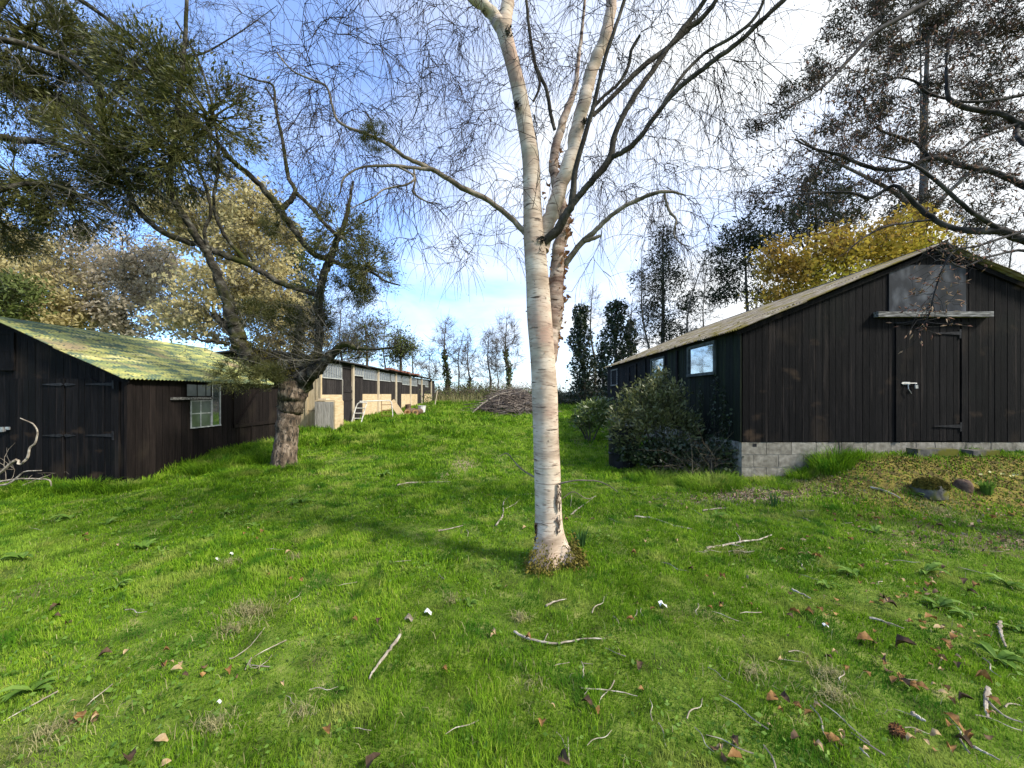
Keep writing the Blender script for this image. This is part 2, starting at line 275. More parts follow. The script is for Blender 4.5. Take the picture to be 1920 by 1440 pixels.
def glassmat(name, mixf, tintc, rough=.04):
    m = bpy.data.materials.new(name); m.use_nodes = True; t = m.node_tree; t.nodes.clear(); K = t.links
    tcn = nd(t, 'ShaderNodeTexCoord'); nz = nd(t, 'ShaderNodeTexNoise'); nz.inputs['Scale'].default_value = 3.5; nz.inputs['Detail'].default_value = 5; K.new(tcn.outputs['Object'], nz.inputs['Vector'])
    r = ramp(t, [(.35, tuple(c*.45 for c in tintc)), (.65, tintc)]); K.new(nz.outputs[0], r.inputs[0])
    d = nd(t, 'ShaderNodeBsdfPrincipled'); K.new(r.outputs[0], d.inputs['Base Color']); d.inputs['Roughness'].default_value = .35
    g = nd(t, 'ShaderNodeBsdfGlossy'); g.inputs['Roughness'].default_value = rough; g.inputs['Color'].default_value = (.85, .9, .93, 1)
    bn = nd(t, 'ShaderNodeBump'); bn.inputs['Strength'].default_value = .12; bn.inputs['Distance'].default_value = .01
    n2 = nd(t, 'ShaderNodeTexNoise'); n2.inputs['Scale'].default_value = 2.0; K.new(tcn.outputs['Object'], n2.inputs['Vector']); K.new(n2.outputs[0], bn.inputs['Height']); K.new(bn.outputs[0], g.inputs['Normal'])
    x = nd(t, 'ShaderNodeMixShader'); x.inputs[0].default_value = mixf; K.new(d.outputs[0], x.inputs[1]); K.new(g.outputs[0], x.inputs[2])
    o = nd(t, 'ShaderNodeOutputMaterial'); K.new(x.outputs[0], o.inputs[0]); return m
M['glass_sky'] = glassmat('reflecting_glass', .50, (.05, .06, .06))
M['glass_dull'] = glassmat('dusty_glass', .22, (.09, .11, .11), .15)
M['glass_frost'] = glassmat('grimy_corrugated_pane', .18, (.12, .13, .135), .3)
M['glass_dark'] = glassmat('dark_glass', .10, (.02, .024, .024), .1)

# ------------------------------------------------------------ ground height
def vnoise(x, y, seed=0):
    r = np.random.default_rng(100+seed); o = np.zeros_like(x, dtype=float)
    for i in range(7):
        a = r.uniform(0, 2*math.pi); k = r.uniform(.7, 1.6); p = r.uniform(0, 6.28, 2)
        o += np.sin(k*(x*math.cos(a)+y*math.sin(a))+p[0]+.8*np.sin(.7*k*(y*math.cos(a)-x*math.sin(a))+p[1]))
    return o/7
def sstep(a, b, x):
    t = np.clip((x-a)/(b-a), 0, 1); return t*t*(3-2*t)
KY = np.array([-400, 7, 8.5, 10, 12, 15, 21, 30, 36, 50, 2000.]); KZ = np.array([0, 0, .03, .10, .22, .38, .55, .80, .95, 1.0, 1.0])
def g(x, y):
    x = np.asarray(x, float); y = np.asarray(y, float)
    z = np.interp(y, KY, KZ)
    z = z-.12*sstep(-5, -7.4, x)*sstep(10.5, 8, y)*sstep(2, 5, y)
    z = z+.08*np.exp(-((x+6.0)**2/1.2+(y-9.6)**2/2.5))
    z = z+.42*sstep(4.6, 6.0, x)*sstep(4.6, 6.4, y)*sstep(9, 7, y)
    z = z+.14*sstep(3.0, 4.2, x)*sstep(5.0, 6.6, y)*sstep(9, 7, y)
    d = np.hypot(x, y); fade = np.exp(-d/60)
    z = z+fade*(.030*vnoise(x*1.3, y*1.3, 1)+.014*vnoise(x*4, y*4, 2)+.006*vnoise(x*11, y*11, 3))
    z = z+.07*np.exp(-((x-.35)**2+(y-3.6)**2)/.12)
    return z
def G(px, py, up=0):
    Y = 5.0
    for _ in range(60):
        z = float(g((px-HX)/F*Y, Y)); Y = .5*Y+.5*min(60, (CH-z-up)*F/max(4, py-HY))
    return np.array(((px-HX)/F*Y, Y, float(g((px-HX)/F*Y, Y))+up))
def axis(lo, hi, st, far):
    c = list(np.arange(lo, hi, st)); s_ = st; x = c[-1]
    while x < far: s_ *= 1.18; x += s_; c.append(x)
    s_ = st; x = lo; pre = []
    while x > -far: s_ *= 1.18; x -= s_; pre.append(x)
    return np.array(pre[::-1]+c)
gx = axis(-10, 10, .11, 900); gy = axis(-1, 14, .11, 1200)
X, Y_ = np.meshgrid(gx, gy); Z = g(X, Y_)
mb = MB(); nx, ny = len(gx), len(gy)
i = np.arange(ny-1)[:, None]*nx; j = np.arange(nx-1)[None]
mb.add(np.stack([X, Y_, Z], -1).reshape(-1, 3), q=np.stack([i+j, i+j+1, i+nx+j+1, i+nx+j], -1).reshape(-1, 4))
def ground_mat():
    m = mat('turf_and_soil', [(0, (.035, .045, .010)), (.4, (.075, .12, .014)), (.75, (.13, .18, .028)), (1, (.21, .21, .07))], 5, rough=.95, bump=.8, bscale=40, detail=10,
            spots=[(1.1, (1, 1, 1), .60, .74, (.13, .11, .055))])
    t = m.node_tree; K = t.links; b = [n for n in t.nodes if n.type == 'BSDF_PRINCIPLED'][0]; col = b.inputs['Base Color'].links[0].from_socket
    tcn = nd(t, 'ShaderNodeTexCoord')
    def patch(cx, cy, sx, sy, c1, c2, k, rot=0):
        nonlocal col
        mp = nd(t, 'ShaderNodeMapping', vector_type='TEXTURE'); mp.inputs['Location'].default_value = (cx, cy, 0); mp.inputs['Scale'].default_value = (sx, sy, 50); mp.inputs['Rotation'].default_value = (0, 0, rot)
        K.new(tcn.outputs['Object'], mp.inputs[0])
        nz = nd(t, 'ShaderNodeTexNoise'); nz.inputs['Scale'].default_value = 2.5; nz.inputs['Detail'].default_value = 6; K.new(tcn.outputs['Object'], nz.inputs['Vector'])
        ln = nd(t, 'ShaderNodeVectorMath', operation='LENGTH'); K.new(mp.outputs[0], ln.inputs[0])
        s1 = nd(t, 'ShaderNodeMath', operation='MULTIPLY_ADD'); K.new(nz.outputs[0], s1.inputs[0]); s1.inputs[1].default_value = 1.2; K.new(ln.outputs['Value'], s1.inputs[2])
        mr = nd(t, 'ShaderNodeMapRange'); mr.inputs[1].default_value = 1.25; mr.inputs[2].default_value = 1.75; mr.inputs[3].default_value = k; mr.inputs[4].default_value = 0; K.new(s1.outputs[0], mr.inputs[0])
        n2 = nd(t, 'ShaderNodeTexNoise'); n2.inputs['Scale'].default_value = 9; n2.inputs['Detail'].default_value = 9; K.new(tcn.outputs['Object'], n2.inputs['Vector'])
        rp = ramp(t, [(.35, c1), (.65, c2)]); K.new(n2.outputs[0], rp.inputs[0])
        x = nd(t, 'ShaderNodeMix', data_type='RGBA'); K.new(mr.outputs[0], x.inputs[0]); K.new(col, x.inputs[6]); K.new(rp.outputs[0], x.inputs[7]); col = x.outputs[2]
    patch(7.2, 5.9, 3.2, 1.2, (.07, .055, .02), (.21, .17, .035), 1)          # mossy mound at the door
    patch(6.3, 4.2, 2.2, .55, (.06, .04, .03), (.24, .17, .13), .8)           # leaf-littered bare soil
    patch(3.6, 5.9, 1.3, .45, (.10, .08, .06), (.34, .27, .20), .9)
    patch(-1.1, 8.5, .35, 1.6, (.16, .13, .07), (.34, .27, .16), .8, -.2)      # worn path
    patch(-.1, 15, .5, 3, (.12, .11, .05), (.27, .23, .12), .5)
    K.new(col, b.inputs['Base Color']); return m
tag(mb.build('ground', ground_mat(), smooth=True), 'green lawn rising gently away between the sheds', None, None, 'structure')

# ------------------------------------------------------------ grass
def bare(x, y):      # 0 grass .. 1 bare
    e = np.exp(-(((x-7.2)/2.7)**2+((y-5.9)/.85)**2)**2)
    e = np.maximum(e, .75*np.exp(-(((x-6.2)/1.9)**2+((y-4.2)/.45)**2)**2))
    e = np.maximum(e, .8*np.exp(-(((x-3.6)/1.0)**2+((y-5.9)/.35)**2)**2))
    e = np.maximum(e, .75*np.exp(-(((x+1.1+.2*(y-8.5))/.28)**2+((y-8.5)/1.4)**2)**2))
    e = np.maximum(e, .85*sstep(.42, .62, vnoise(x*2.6, y*2.6, 61)+.5*vnoise(x*9, y*9, 62)))
    return e
def inside(x, y):
    return ((x < -7.2) & (x > -12.2) & (y > 7.2) & (y < 12.1)) | ((x < -6.8) & (y > 13.7) & (y < 34.1)) | ((x > 4.03) & (y > 6.8) & (y < 16.4))
gm = MB()
for (y0, y1, wd, ln, dens, xl, xr) in [(1.0, 2.2, .0036, .046, 14000, 9, 9), (2.2, 3.4, .0048, .046, 9800, 9, 9), (3.4, 5, .0075, .052, 6200, 9, 9), (5, 7.3, .012, .065, 3000, 9, 9), (7.3, 10.5, .018, .085, 1500, 8, 6),
                                  (10.5, 15, .028, .10, 800, 8, 5), (15, 24, .045, .14, 330, 7, 5), (24, 38, .07, .17, 150, 7.5, 14)]:
    xa = min(xl, 1.33*y1+1.2); xb = min(max(xr, 1.0), 1.33*y1+1.2) if y0 > 7 else 1.33*y1+1.2
    if y0 < 7: xa = 1.33*y1+1.2
    n = int((xa+xb)*(y1-y0)*dens); x = rng.uniform(-xa, xb, n); y = rng.uniform(y0, y1, n)
    keep = (rng.random(n) > bare(x, y)*.86) & ~inside(x, y) & (np.abs(x) < 1.33*y+1.3)
    x = x[keep]; y = y[keep]; n = len(x)
    pn = vnoise(x*2.2, y*2.2, 5); pn2 = vnoise(x*.9, y*.9, 6); pn3 = vnoise(x*6, y*6, 9)
    rough_ = sstep(-4.2, -6.2, x)*sstep(6.0, 7.6, y)+.5*sstep(9, 14, y)*sstep(0, -3, x)+.55*sstep(3.0, 4.0, x)*sstep(6.3, 7.4, y)+.35*sstep(4.2, 6.3, x)*sstep(3.4, 2.6, y)
    tall = np.clip(rough_, 0, 1)*np.clip(.5+1.6*pn, 0, 1.6)
    Lh = ln*(.45+.7*rng.random(n)**1.5)*(1+.6*pn+.55*pn3)*(1+2.4*tall); Lh = np.clip(Lh, .015, .32)
    tint = np.clip(.40+.26*rng.normal(size=n)+.26*pn2-.22*tall+.20*pn3+.12*vnoise(x*15, y*15, 21), 0, 1)
    az = rng.uniform(0, 6.283, n)*.5+vnoise(x*.8, y*.8, 8)*3+vnoise(x*9, y*9, 18)*4.5; Lh = Lh*(1+.55*vnoise(x*17, y*17, 19)); Lh = np.clip(Lh, .012, .34)
    gm.blades(np.stack([x, y, g(x, y)-.006], 1), Lh, wd*(.7+.6*rng.random(n)), np.clip(rng.normal(.5, .28, n)+.15*tall, 0, .95), az, tint)
# heavy tussocks
for (cx, cy, rr, n, hh) in [(-6.3, 8.2, .5, 1500, .30), (-5.6, 8.9, .6, 1700, .28), (-7.6, 6.9, .35, 900, .25), (-6.9, 6.9, .35, 900, .2), (-6.7, 9.6, .5, 1300, .28), (-4.4, 8.2, .35, 600, .2), (-4.9, 7.7, .3, 600, .16), (-6.2, 10.5, .7, 1400, .28),
                            (-5.4, 7.5, .4, 900, .2), (5.35, 6.45, .28, 800, .34), (4.9, 6.5, .2, 400, .2), (5.9, 6.5, .25, 300, .16), (7.0, 3.3, .7, 1900, .22), (6.1, 2.8, .5, 1100, .15), (3.4, 6.6, .5, 1100, .22), (2.7, 7.2, .5, 1000, .2), (4.3, 6.3, .3, 500, .14),
                            (-8.5, 6.7, .5, 900, .2), (-1.7, 7.3, .3, 500, .13), (-2.4, 8.3, .4, 600, .14), (-2.9, 10.5, .5, 500, .2), (-4.2, 12, .6, 700, .22), (-5.3, 14, .7, 700, .28), (-2.6, 14, .6, 500, .2), (-5.6, 17.5, .9, 800, .3), (-1.2, 6.3, .3, 400, .1)]:
    a = rng.uniform(0, 6.283, n); r_ = rr*np.sqrt(rng.random(n)); x = cx+r_*np.cos(a); y = cy+r_*np.sin(a)
    k = ~inside(x, y); x = x[k]; y = y[k]; a = a[k]; n = len(x)
    gm.blades(np.stack([x, y, g(x, y)-.01], 1), hh*(.5+.7*rng.random(n)), .004+.0009*cy*(.6+.6*rng.random(n)), np.clip(rng.normal(.65, .2, n), 0, .98), a+rng.normal(size=n)*.5, np.clip(.22+.25*rng.normal(size=n), 0, 1))
tag(gm.build('grass', M['grass']), 'short uneven green grass covering the lawn', 'grass', None, 'stuff')
dm = MB()     # dry thatch patches
for (px, py, rr, n) in [(470, 1152, .16, 420), (440, 1185, .12, 160), (430, 1060, .12, 160), (975, 1165, .06, 120), (1410, 1265, .1, 160), (1555, 1270, .08, 120), (400, 1370, .1, 150), (560, 1345, .08, 90), (90, 1380, .25, 260), (870, 850, .5, 260), (1560, 1310, .14, 220), (700, 860, .4, 150), (560, 1050, .12, 90), (1390, 1040, .1, 90), (850, 1130, .1, 70), (1760, 960, .5, 400), (1500, 905, .4, 300), (760, 840, .3, 120), (1000, 1290, .2, 80)]:
    c = G(px, py); a = rng.uniform(0, 6.283, n); r_ = rr*np.abs(rng.normal(0, .6, n)); x = c[0]+r_*np.cos(a)*1.3; y = c[1]+r_*np.sin(a)
    dm.blades(np.stack([x, y, g(x, y)+.012], 1), .03+.05*rng.random(n), .0016+.0007*c[1]*np.ones(n), np.clip(rng.normal(.9, .12, n), 0, 1.1), rng.uniform(0, 6.283, n), rng.random(n))
n = 11000; x = rng.uniform(-7, 7, n); y = 1.2+11*rng.random(n)**1.3
k = ~inside(x, y); x = x[k]; y = y[k]; n = len(x)
dm.blades(np.stack([x, y, g(x, y)+.015], 1), .025+.045*rng.random(n)**2, .0014+.0008*y, np.clip(rng.normal(.8, .2, n), 0, 1.1), rng.uniform(0, 6.283, n), rng.random(n)**1.4)
tag(dm.build('dry_grass', M['grass_dry']), 'straw-coloured dead grass in patches on the lawn', 'dry grass', None, 'stuff')
mm = MB()     # moss mound
n = 22000; x = rng.uniform(4.4, 10, n); y = rng.uniform(4.7, 6.78, n); k = rng.random(n) < np.exp(-(((x-7.2)/2.6)**2+((y-5.95)/.8)**2)**2)*(.6+.5*vnoise(x*5, y*5, 12)); x = x[k]; y = y[k]; n = len(x)
mm.blades(np.stack([x, y, g(x, y)-.004], 1), .012+.022*rng.random(n), .014+.012*rng.random(n), np.clip(rng.normal(.6, .3, n), 0, 1), rng.uniform(0, 6.283, n), np.clip(.5+.3*vnoise(x*3, y*3, 13)+.2*rng.normal(size=n), 0, 1))
tag(mm.build('moss', M['moss']), 'yellow-green moss spread in front of the shed door', 'moss', None, 'stuff')

cm = MB()     # broad-leaved clover and daisy leaves in the turf
n = 26000; y = 1.2+9*rng.random(n)**1.25; x = rng.uniform(-1.3, 1.3, n)*(y+.6); k = (vnoise(x*1.6, y*1.6, 41)+.5*vnoise(x*5, y*5, 42)+.25*rng.normal(size=n) > .12) & ~inside(x, y) & (rng.random(n) > bare(x, y)*.8); x, y = x[k], y[k]; n = len(x)
d = rng.normal(size=(n, 3))*arr(1, 1, .25); cm.leaves(np.stack([x, y, g(x, y)+.018+.025*rng.random(n)], 1), .020+.0022*y, .62, dirs=d)
tag(cm.build('clover', M['weed']), 'small broad leaves of clover and daisies mixed in the turf', 'clover', None, 'stuff')
lm_ = MB()     # leaf litter
n = 5200; cc = rng.integers(0, 3, n); x = np.where(cc == 0, rng.normal(6.3, 1.3, n), np.where(cc == 1, rng.normal(3.9, .8, n), rng.uniform(1.5, 6.5, n))); y = np.where(cc == 0, rng.normal(4.35, .40, n), np.where(cc == 1, rng.normal(5.9, .22, n), rng.uniform(1.6, 5.6, n)))
k = (cc < 2) | (vnoise(x*2, y*2, 51)+.4*rng.normal(size=n) > .35); x, y = x[k], y[k]; n = len(x)
lm_.leaves(np.stack([x, y, g(x, y)+.006+.02*rng.random(n)], 1), .014+.022*rng.random(n)+.002*y, .45, dirs=rng.normal(size=(n, 3))*arr(1, 1, .35))
tag(lm_.build('leaf_litter', M['litter']), 'crumbled brown leaf litter over the bare soil at the right', 'leaf litter', None, 'stuff')

# ------------------------------------------------------------ right shed
GAP = .008
def boards(mb, org, du, L, z0, ztop, nrm, wd=.118, th=.018, skip=None):
    """vertical boards from org along unit du; ztop(u) gives the top; nrm points outward"""
    org = np.asarray(org, float); du = np.asarray(du, float); nrm = np.asarray(nrm, float); u = 0
    while u < L-1e-4:
        w_ = min(wd*random.uniform(.92, 1.08), L-u); 
        if L-u-w_ < .03: w_ = L-u
        a, b = u+GAP/2, u+w_-GAP/2; f = th+random.uniform(0, .006)
        if skip is None or not skip(.5*(a+b)):
            def pt(uu, z, o): p = org+du*uu+nrm*o; return (p[0], p[1], z)
            zz0 = z0+random.uniform(-.006, .006)
            mb.hexa([pt(a, zz0, f), pt(b, zz0, f), pt(b, zz0, 0), pt(a, zz0, 0), pt(a, ztop(a), f), pt(b, ztop(b), f), pt(b, ztop(b), 0), pt(a, ztop(a), 0)], random.random())
        u += w_
def corrugated(mb, x_e, z_e, x_r, z_r, y0, y1, pitch=.076, amp=.011, lap=.012, rows=2):
    """corrugated sheets from the eave (x_e,z_e) up to the ridge (x_r,z_r)"""
    ny = int((y1-y0)/pitch*6)+1; ys = np.linspace(y0, y1, ny)
    e = arr(x_e, z_e); r = arr(x_r, z_r); d = (r-e); Ln = np.linalg.norm(d); d /= Ln; nn = arr(-d[1], d[0]); nn = nn if nn[1] > 0 else -nn
    wav = amp*np.sin(2*math.pi*(ys-y0)/pitch)
    for k in range(rows):
        s0 = Ln*k/rows-(.12 if k else 0); s1 = Ln*(k+1)/rows; ss = np.linspace(s0, s1, 7); base = .012+lap*k
        for off, flip in ((base, 1), (base-.007, 0)):
            S_, W_ = np.meshgrid(ss, wav, indexing='ij'); yy = np.broadcast_to(ys, S_.shape)
            sag = .006*np.sin(S_*3+k)+.005*np.sin(yy*1.7+k)
            px_ = e[0]+d[0]*S_+nn[0]*(off+W_+sag); pz = e[1]+d[1]*S_+nn[1]*(off+W_+sag)
            n2 = ny; i = np.arange(6)[:, None]*n2; j = np.arange(n2-1)[None]
            mb.add(np.stack([px_, yy, pz], -1).reshape(-1, 3), q=np.stack([i+j, i+j+1, i+n2+j+1, i+n2+j], -1).reshape(-1, 4))
def window(parent, name, plane, fixed, a0, a1, z0, z1, out, fm, gm_, fw=.045, mull=(), rails=(), dep=.05):
    """plane 'x': wall at x=fixed running in y; 'y': wall at y=fixed running in x; out = outward sign"""
    fr = MB()
    def bx(a, b, c, d, o0, o1, mbb):
        lo, hi = sorted((fixed+out*o0, fixed+out*o1))
        if plane == 'x': mbb.box(lo, hi, a, b, c, d)
        else: mbb.box(a, b, lo, hi, c, d)
    bx(a0, a1, z0, z0+fw, .026, dep+.012, fr); bx(a0, a1, z1-fw, z1, .026, dep, fr)
    bx(a0, a0+fw, z0+fw, z1-fw, .026, dep-.002, fr); bx(a1-fw, a1, z0+fw, z1-fw, .026, dep-.002, fr)
    for m_ in mull: bx(m_-fw*.35, m_+fw*.35, z0+fw, z1-fw, .027, dep-.006, fr)
    for r_ in rails: bx(a0+fw, a1-fw, r_-.012, r_+.012, .028, dep-.010, fr)
    o = MB(); bx(a0+fw*.5, a1-fw*.5, z0+fw*.5, z1-fw*.5, .0262, .034, o)
    wo = fr.build(name, fm, parent); o.build('pane', gm_, wo); return wo
XW, XE2, YG, YB, ZP = 4.06, 10.9, 6.80, 16.3, .77
XR, ZR, ZE = 7.48, 4.16, 2.76
rs = thing('timber_shed', 'long black board shed with hatch above its door, on a concrete block plinth', 'shed', (XR, YG, .3))
def rz(x): return ZR-(ZR-ZE)*abs(x-XR)/(XR-XW)
mb = MB(); boards(mb, (XW, YG, 0), (1, 0, 0), XE2-XW, ZP, lambda u: rz(XW+u)-.02, (0, -1, 0), skip=lambda u: 6.81 < XW+u < 7.90)
mb.prism([(XW+.01, YG+.004, ZP), (XE2-.01, YG+.004, ZP), (XE2-.01, YG+.004, ZE-.05), (XR, YG+.004, ZR-.05), (XW+.01, YG+.004, ZE-.05)], (0, .05, 0))
# head boards above the door opening
boards(mb, (6.81, YG, 0), (1, 0, 0), 1.09, 2.86, lambda u: rz(6.81+u)-.02, (0, -1, 0))
mb.build('gable_wall', M['board'], rs)
mb = MB(); boards(mb, (XW, YG+3.2, 0), (0, 1, 0), YB-YG-3.2, ZP, lambda u: ZE-.02, (-1, 0, 0)); mb.box(XW+.004, XW+.05, YG+.06, YB, ZP, ZE-.05); mb.build('side_wall', M['board'], rs)
mb = MB(); boards(mb, (XW, YG, 0), (0, 1, 0), 3.2, ZP, lambda u: ZE-.02, (-1, 0, 0)); mb.build('side_wall', M['board_green'], rs)['label'] = 'algae-green near end of the side wall'
mb = MB(); boards(mb, (XE2, YG, 0), (0, 1, 0), YB-YG, ZP, lambda u: ZE-.02, (1, 0, 0)); mb.box(XE2-.05, XE2-.004, YG+.06, YB, ZP, ZE-.05); mb.build('side_wall', M['board'], rs)
mb = MB(); boards(mb, (XW, YB, 0), (1, 0, 0), XE2-XW, ZP, lambda u: rz(XW+u)-.02, (0, 1, 0)); mb.build('gable_wall', M['board'], rs)
# block plinth
mb = MB(); mo = MB(); top = ZP-.012
mo.box(XW-.002, XE2, YG-.002, YG+.15, -.3, top-.003); mo.box(XW-.003, XW+.15, YG+.15, YB, -.3, top-.003)
for r_ in range(5):
    z1 = top-r_*.222; z0 = z1-.212; u = XW-.012-(0 if r_ % 2 == 0 else .0)
    offs = 0 if r_ % 2 == 0 else -.225
    a = XW-.012
    while a < XE2:
        b = a+(.44 if not (a < XW and offs) else .215); b = min(b, XE2)
        mb.box(a, b-.009, YG-.014+random.uniform(-.002, .002), YG-.003, z0, z1, random.random()); a = b
    a = YG-.014
    while a < YB:
        b = a+(.44 if not (a < YG and not offs) else .1); b = min(b, YB)
        mb.box(XW-.014+random.uniform(-.002, .002)-.001, XW-.004, max(a, YG-.002), b-.009, z0, z1, random.random()); a = b
pl = mo.build('plinth', M['mortar'], rs); mb.build('blocks', M['block'], pl)
vm = MB(); vm.box(4.24, 4.31, YG-.0175, YG-.0148, .68, .74); vm.build('vent_hole', M['metal_black'], pl)
ck = MB(); cp = [(5.76, .76), (5.77, .66), (5.755, .55), (5.78, .45), (5.79, .36), (5.82, .28)]
for (a, b), (c, d) in zip(cp[:-1], cp[1:]): ck.bar((a, YG-.0158, b), (c, YG-.0158, d), .016, .002, up=(0, 1, 0))
cp = [(7.45, .76), (7.46, .68), (7.47, .6)]
for (a, b), (c, d) in zip(cp[:-1], cp[1:]): ck.bar((a, YG-.0158, b), (c, YG-.0158, d), .012, .002, up=(0, 1, 0))
ck.build('crack', M['metal_black'], pl)
# roof
mb = MB(); sl_ = (ZR-ZE)/(XR-XW)
corrugated(mb, XW-.16, ZE-.16*sl_+.03, XR, ZR+.03, YG-.16, YB+.12, rows=3, amp=.014)
corrugated(mb, XE2+.16, ZE-.16*sl_+.03, XR, ZR+.03, YG-.16, YB+.12, rows=3, amp=.014)
rf = mb.build('roof', M['roof_m'], rs, smooth=True)
mb = MB()
mb.bar((XW-.12, YG-.05, ZE-.12*sl_-.035), (XR, YG-.05, ZR-.035), .03, .07, up=(0, 0, 1)); mb.bar((XE2+.12, YG-.05, ZE-.12*sl_-.035), (XR, YG-.05, ZR-.035), .03, .07)
mb.build('barge_board', M['board'], rf)
mb = MB(); mb.prism([(XR-.16, YG-.17, ZR-.03), (XR, YG-.17, ZR+.10), (XR+.16, YG-.17, ZR-.03), (XR, YG-.17, ZR+.06)], (0, YB-YG+.3, 0)); mb.build('ridge_cap', M['roof_d'], rf)
mb = MB()
for k in range(450):     # moss tufts on the roof edge
    s_ = random.random(); y = YG-.15+(YB-YG+.2)*random.random(); x = XW-.15+(XR-XW)*s_**1.5*.9; z = ZE+(x-XW)*sl_+.055
    mb.spindles(np.array([[x, y, z-.02]]), np.array([[0, 0, 1.]]), .015+.03*random.random(), .02+.03*random.random())
mb.build('moss', M['moss'], rf)
# hatch and rail
yf = YG-.026
mb = MB(); mb.prism([(6.62, yf, 3.06), (7.97, yf, 3.06), (7.97, yf, 3.88), (6.80, yf, 3.88), (6.62, yf, rz(6.62)-.03)], (0, -.015, 0)); mb.build('hatch_panel', M['sheet_grey'], rs)
mb = MB(); mb.box(6.36, 8.36, YG-.12, YG-.026, 2.955, 3.045); mb.build('rail', M['grey_rail'], rs)
mb = MB(); mb.box(6.72, 8.02, YG-.05, YG-.026, 2.83, 2.875); mb.build('door_head', M['board'], rs)
mb = MB(); boards(mb, (6.83, YG+.005, 0), (1, 0, 0), 1.05, ZP+.02, lambda u: 2.82, (0, -1, 0), th=.022); dr = mb.build('door', M['board'], rs)
mb = MB(); mb.box(6.74, 6.815, YG-.045, YG-.026, ZP+.01, 2.82); mb.build('door_post', M['board'], rs)
def strap(parent, x0, x1, y, z, m, h=.03):
    mb = MB(); mb.prism([(x0, y, z-.006), (x1, y, z-h), (x1, y, z+h), (x0, y, z+.006)], (0, -.008, 0)); mb.box(x1+.002, x1+.035, y-.008, y, z-.09, z+.07); return mb.build('hinge', m, parent)
strap(dr, 7.44, 7.86, YG-.030, 2.68, M['metal_black']); strap(dr, 7.42, 7.87, YG-.030, 1.045, M['metal_black'])
mb = MB(); mb.tubes([(np.array([(6.83, YG-.045, 1.80), (6.95, YG-.045, 1.80), (7.10, YG-.045, 1.80)]), arr(.008, .008, .008))], 8); mb.box(6.86, 6.99, YG-.040, YG-.030, 1.775, 1.825)
mb.tubes([(np.array([(6.94, YG-.05, 1.79), (6.94, YG-.06, 1.70), (6.99, YG-.06, 1.62)]), arr(.007, .007, .006))], 6); mb.build('bolt', M['metal_pale'], dr)
mb = MB(); mb.box(7.055, 7.10, YG-.07, YG-.047, 1.71, 1.765); pk = mb.build('padlock', M['metal_pale'], dr)
mb = MB(); th = np.linspace(0, math.pi, 9); mb.tubes([(np.stack([7.0775+.015*np.cos(th), 0*th+YG-.058, 1.765+.03*np.sin(th)], 1), .004+0*th)], 6); mb.build('shackle', M['metal_pale'], pk)
window(rs, 'window', 'x', XW, 7.60, 8.80, 2.00, 2.68, -1, M['frame_green'], M['glass_sky'], fw=.06, dep=.07)
window(rs, 'window', 'x', XW, 10.15, 11.15, 2.0, 2.62, -1, M['frame_green'], M['glass_sky'], fw=.05, dep=.06)
window(rs, 'window', 'x', XW, 12.45, 13.2, 2.0, 2.6, -1, M['board'], M['board'], fw=.05, dep=.06)
window(rs, 'window', 'x', XW, 14.7, 15.6, 1.95, 2.6, -1, M['grey_rail'], M['board'], fw=.05, dep=.06)
mb = MB(); mb.box(XW-.06, XW-.026, 9.35, 9.42, ZP, 2.66); mb.box(XW-.05, XW-.026, 11.6, 11.72, ZP, 2.66); mb.build('cover_strip', M['board'], rs)
mb = MB()
for zy in (YG+.01,): mb.box(XW-.045, XW-.026, YG-.03, YG+.06, ZP, ZE-.04); 
mb.build('corner_trim', M['board_green'], rs)

# ------------------------------------------------------------ left shed
LX, LX2, LY, LY2 = -7.23, -12.07, 7.22, 12.0
LR, LZR, LZE = -9.65, 3.0, 1.92
ls = thing('timber_shed', 'small black shed under a lichen-yellow corrugated roof, left of the apple tree', 'shed', (LR, LY, -.1))
def lz(x): return LZR-(LZR-LZE)*abs(x-LR)/(LX-LR)
mb = MB(); boards(mb, (LX2, LY, 0), (1, 0, 0), LX-LX2, -.3, lambda u: lz(LX2+u)-.02, (0, -1, 0), wd=.135)
mb.prism([(LX2+.01, LY+.004, -.3), (LX-.01, LY+.004, -.3), (LX-.01, LY+.004, LZE-.05), (LR, LY+.004, LZR-.05), (LX2+.01, LY+.004, LZE-.05)], (0, .05, 0)); mb.build('gable_wall', M['board'], ls)
mb = MB(); boards(mb, (LX, LY, 0), (0, 1, 0), LY2-LY, -.3, lambda u: LZE-.02, (1, 0, 0), wd=.15); mb.box(LX-.05, LX-.004, LY+.06, LY2, -.3, LZE-.05); mb.build('side_wall', M['board_sunlit'], ls)
mb = MB(); boards(mb, (LX2, LY, 0), (0, 1, 0), LY2-LY, -.3, lambda u: LZE-.02, (-1, 0, 0), wd=.15); mb.build('side_wall', M['board_sunlit'], ls)
mb = MB(); boards(mb, (LX2, LY2, 0), (1, 0, 0), LX-LX2, -.3, lambda u: lz(LX2+u)-.02, (0, 1, 0), wd=.135); mb.build('gable_wall', M['board'], ls)
mb = MB(); s2 = (LZR-LZE)/(LX-LR)
corrugated(mb, LX+.14, LZE-.14*s2+.03, LR, LZR+.03, LY-.2, LY2+.15, rows=2, amp=.013, pitch=.085); corrugated(mb, LX2-.14, LZE-.14*s2+.03, LR, LZR+.03, LY-.2, LY2+.15, rows=2, amp=.013, pitch=.085)
rf = mb.build('roof', M['roof_y'], ls, smooth=True)
mb = MB(); mb.prism([(LR-.2, LY-.2, LZR-.03), (LR, LY-.2, LZR+.075), (LR+.2, LY-.2, LZR-.03), (LR, LY-.2, LZR+.05)], (0, LY2-LY+.35, 0)); mb.build('ridge_cap', M['roof_y'], rf)
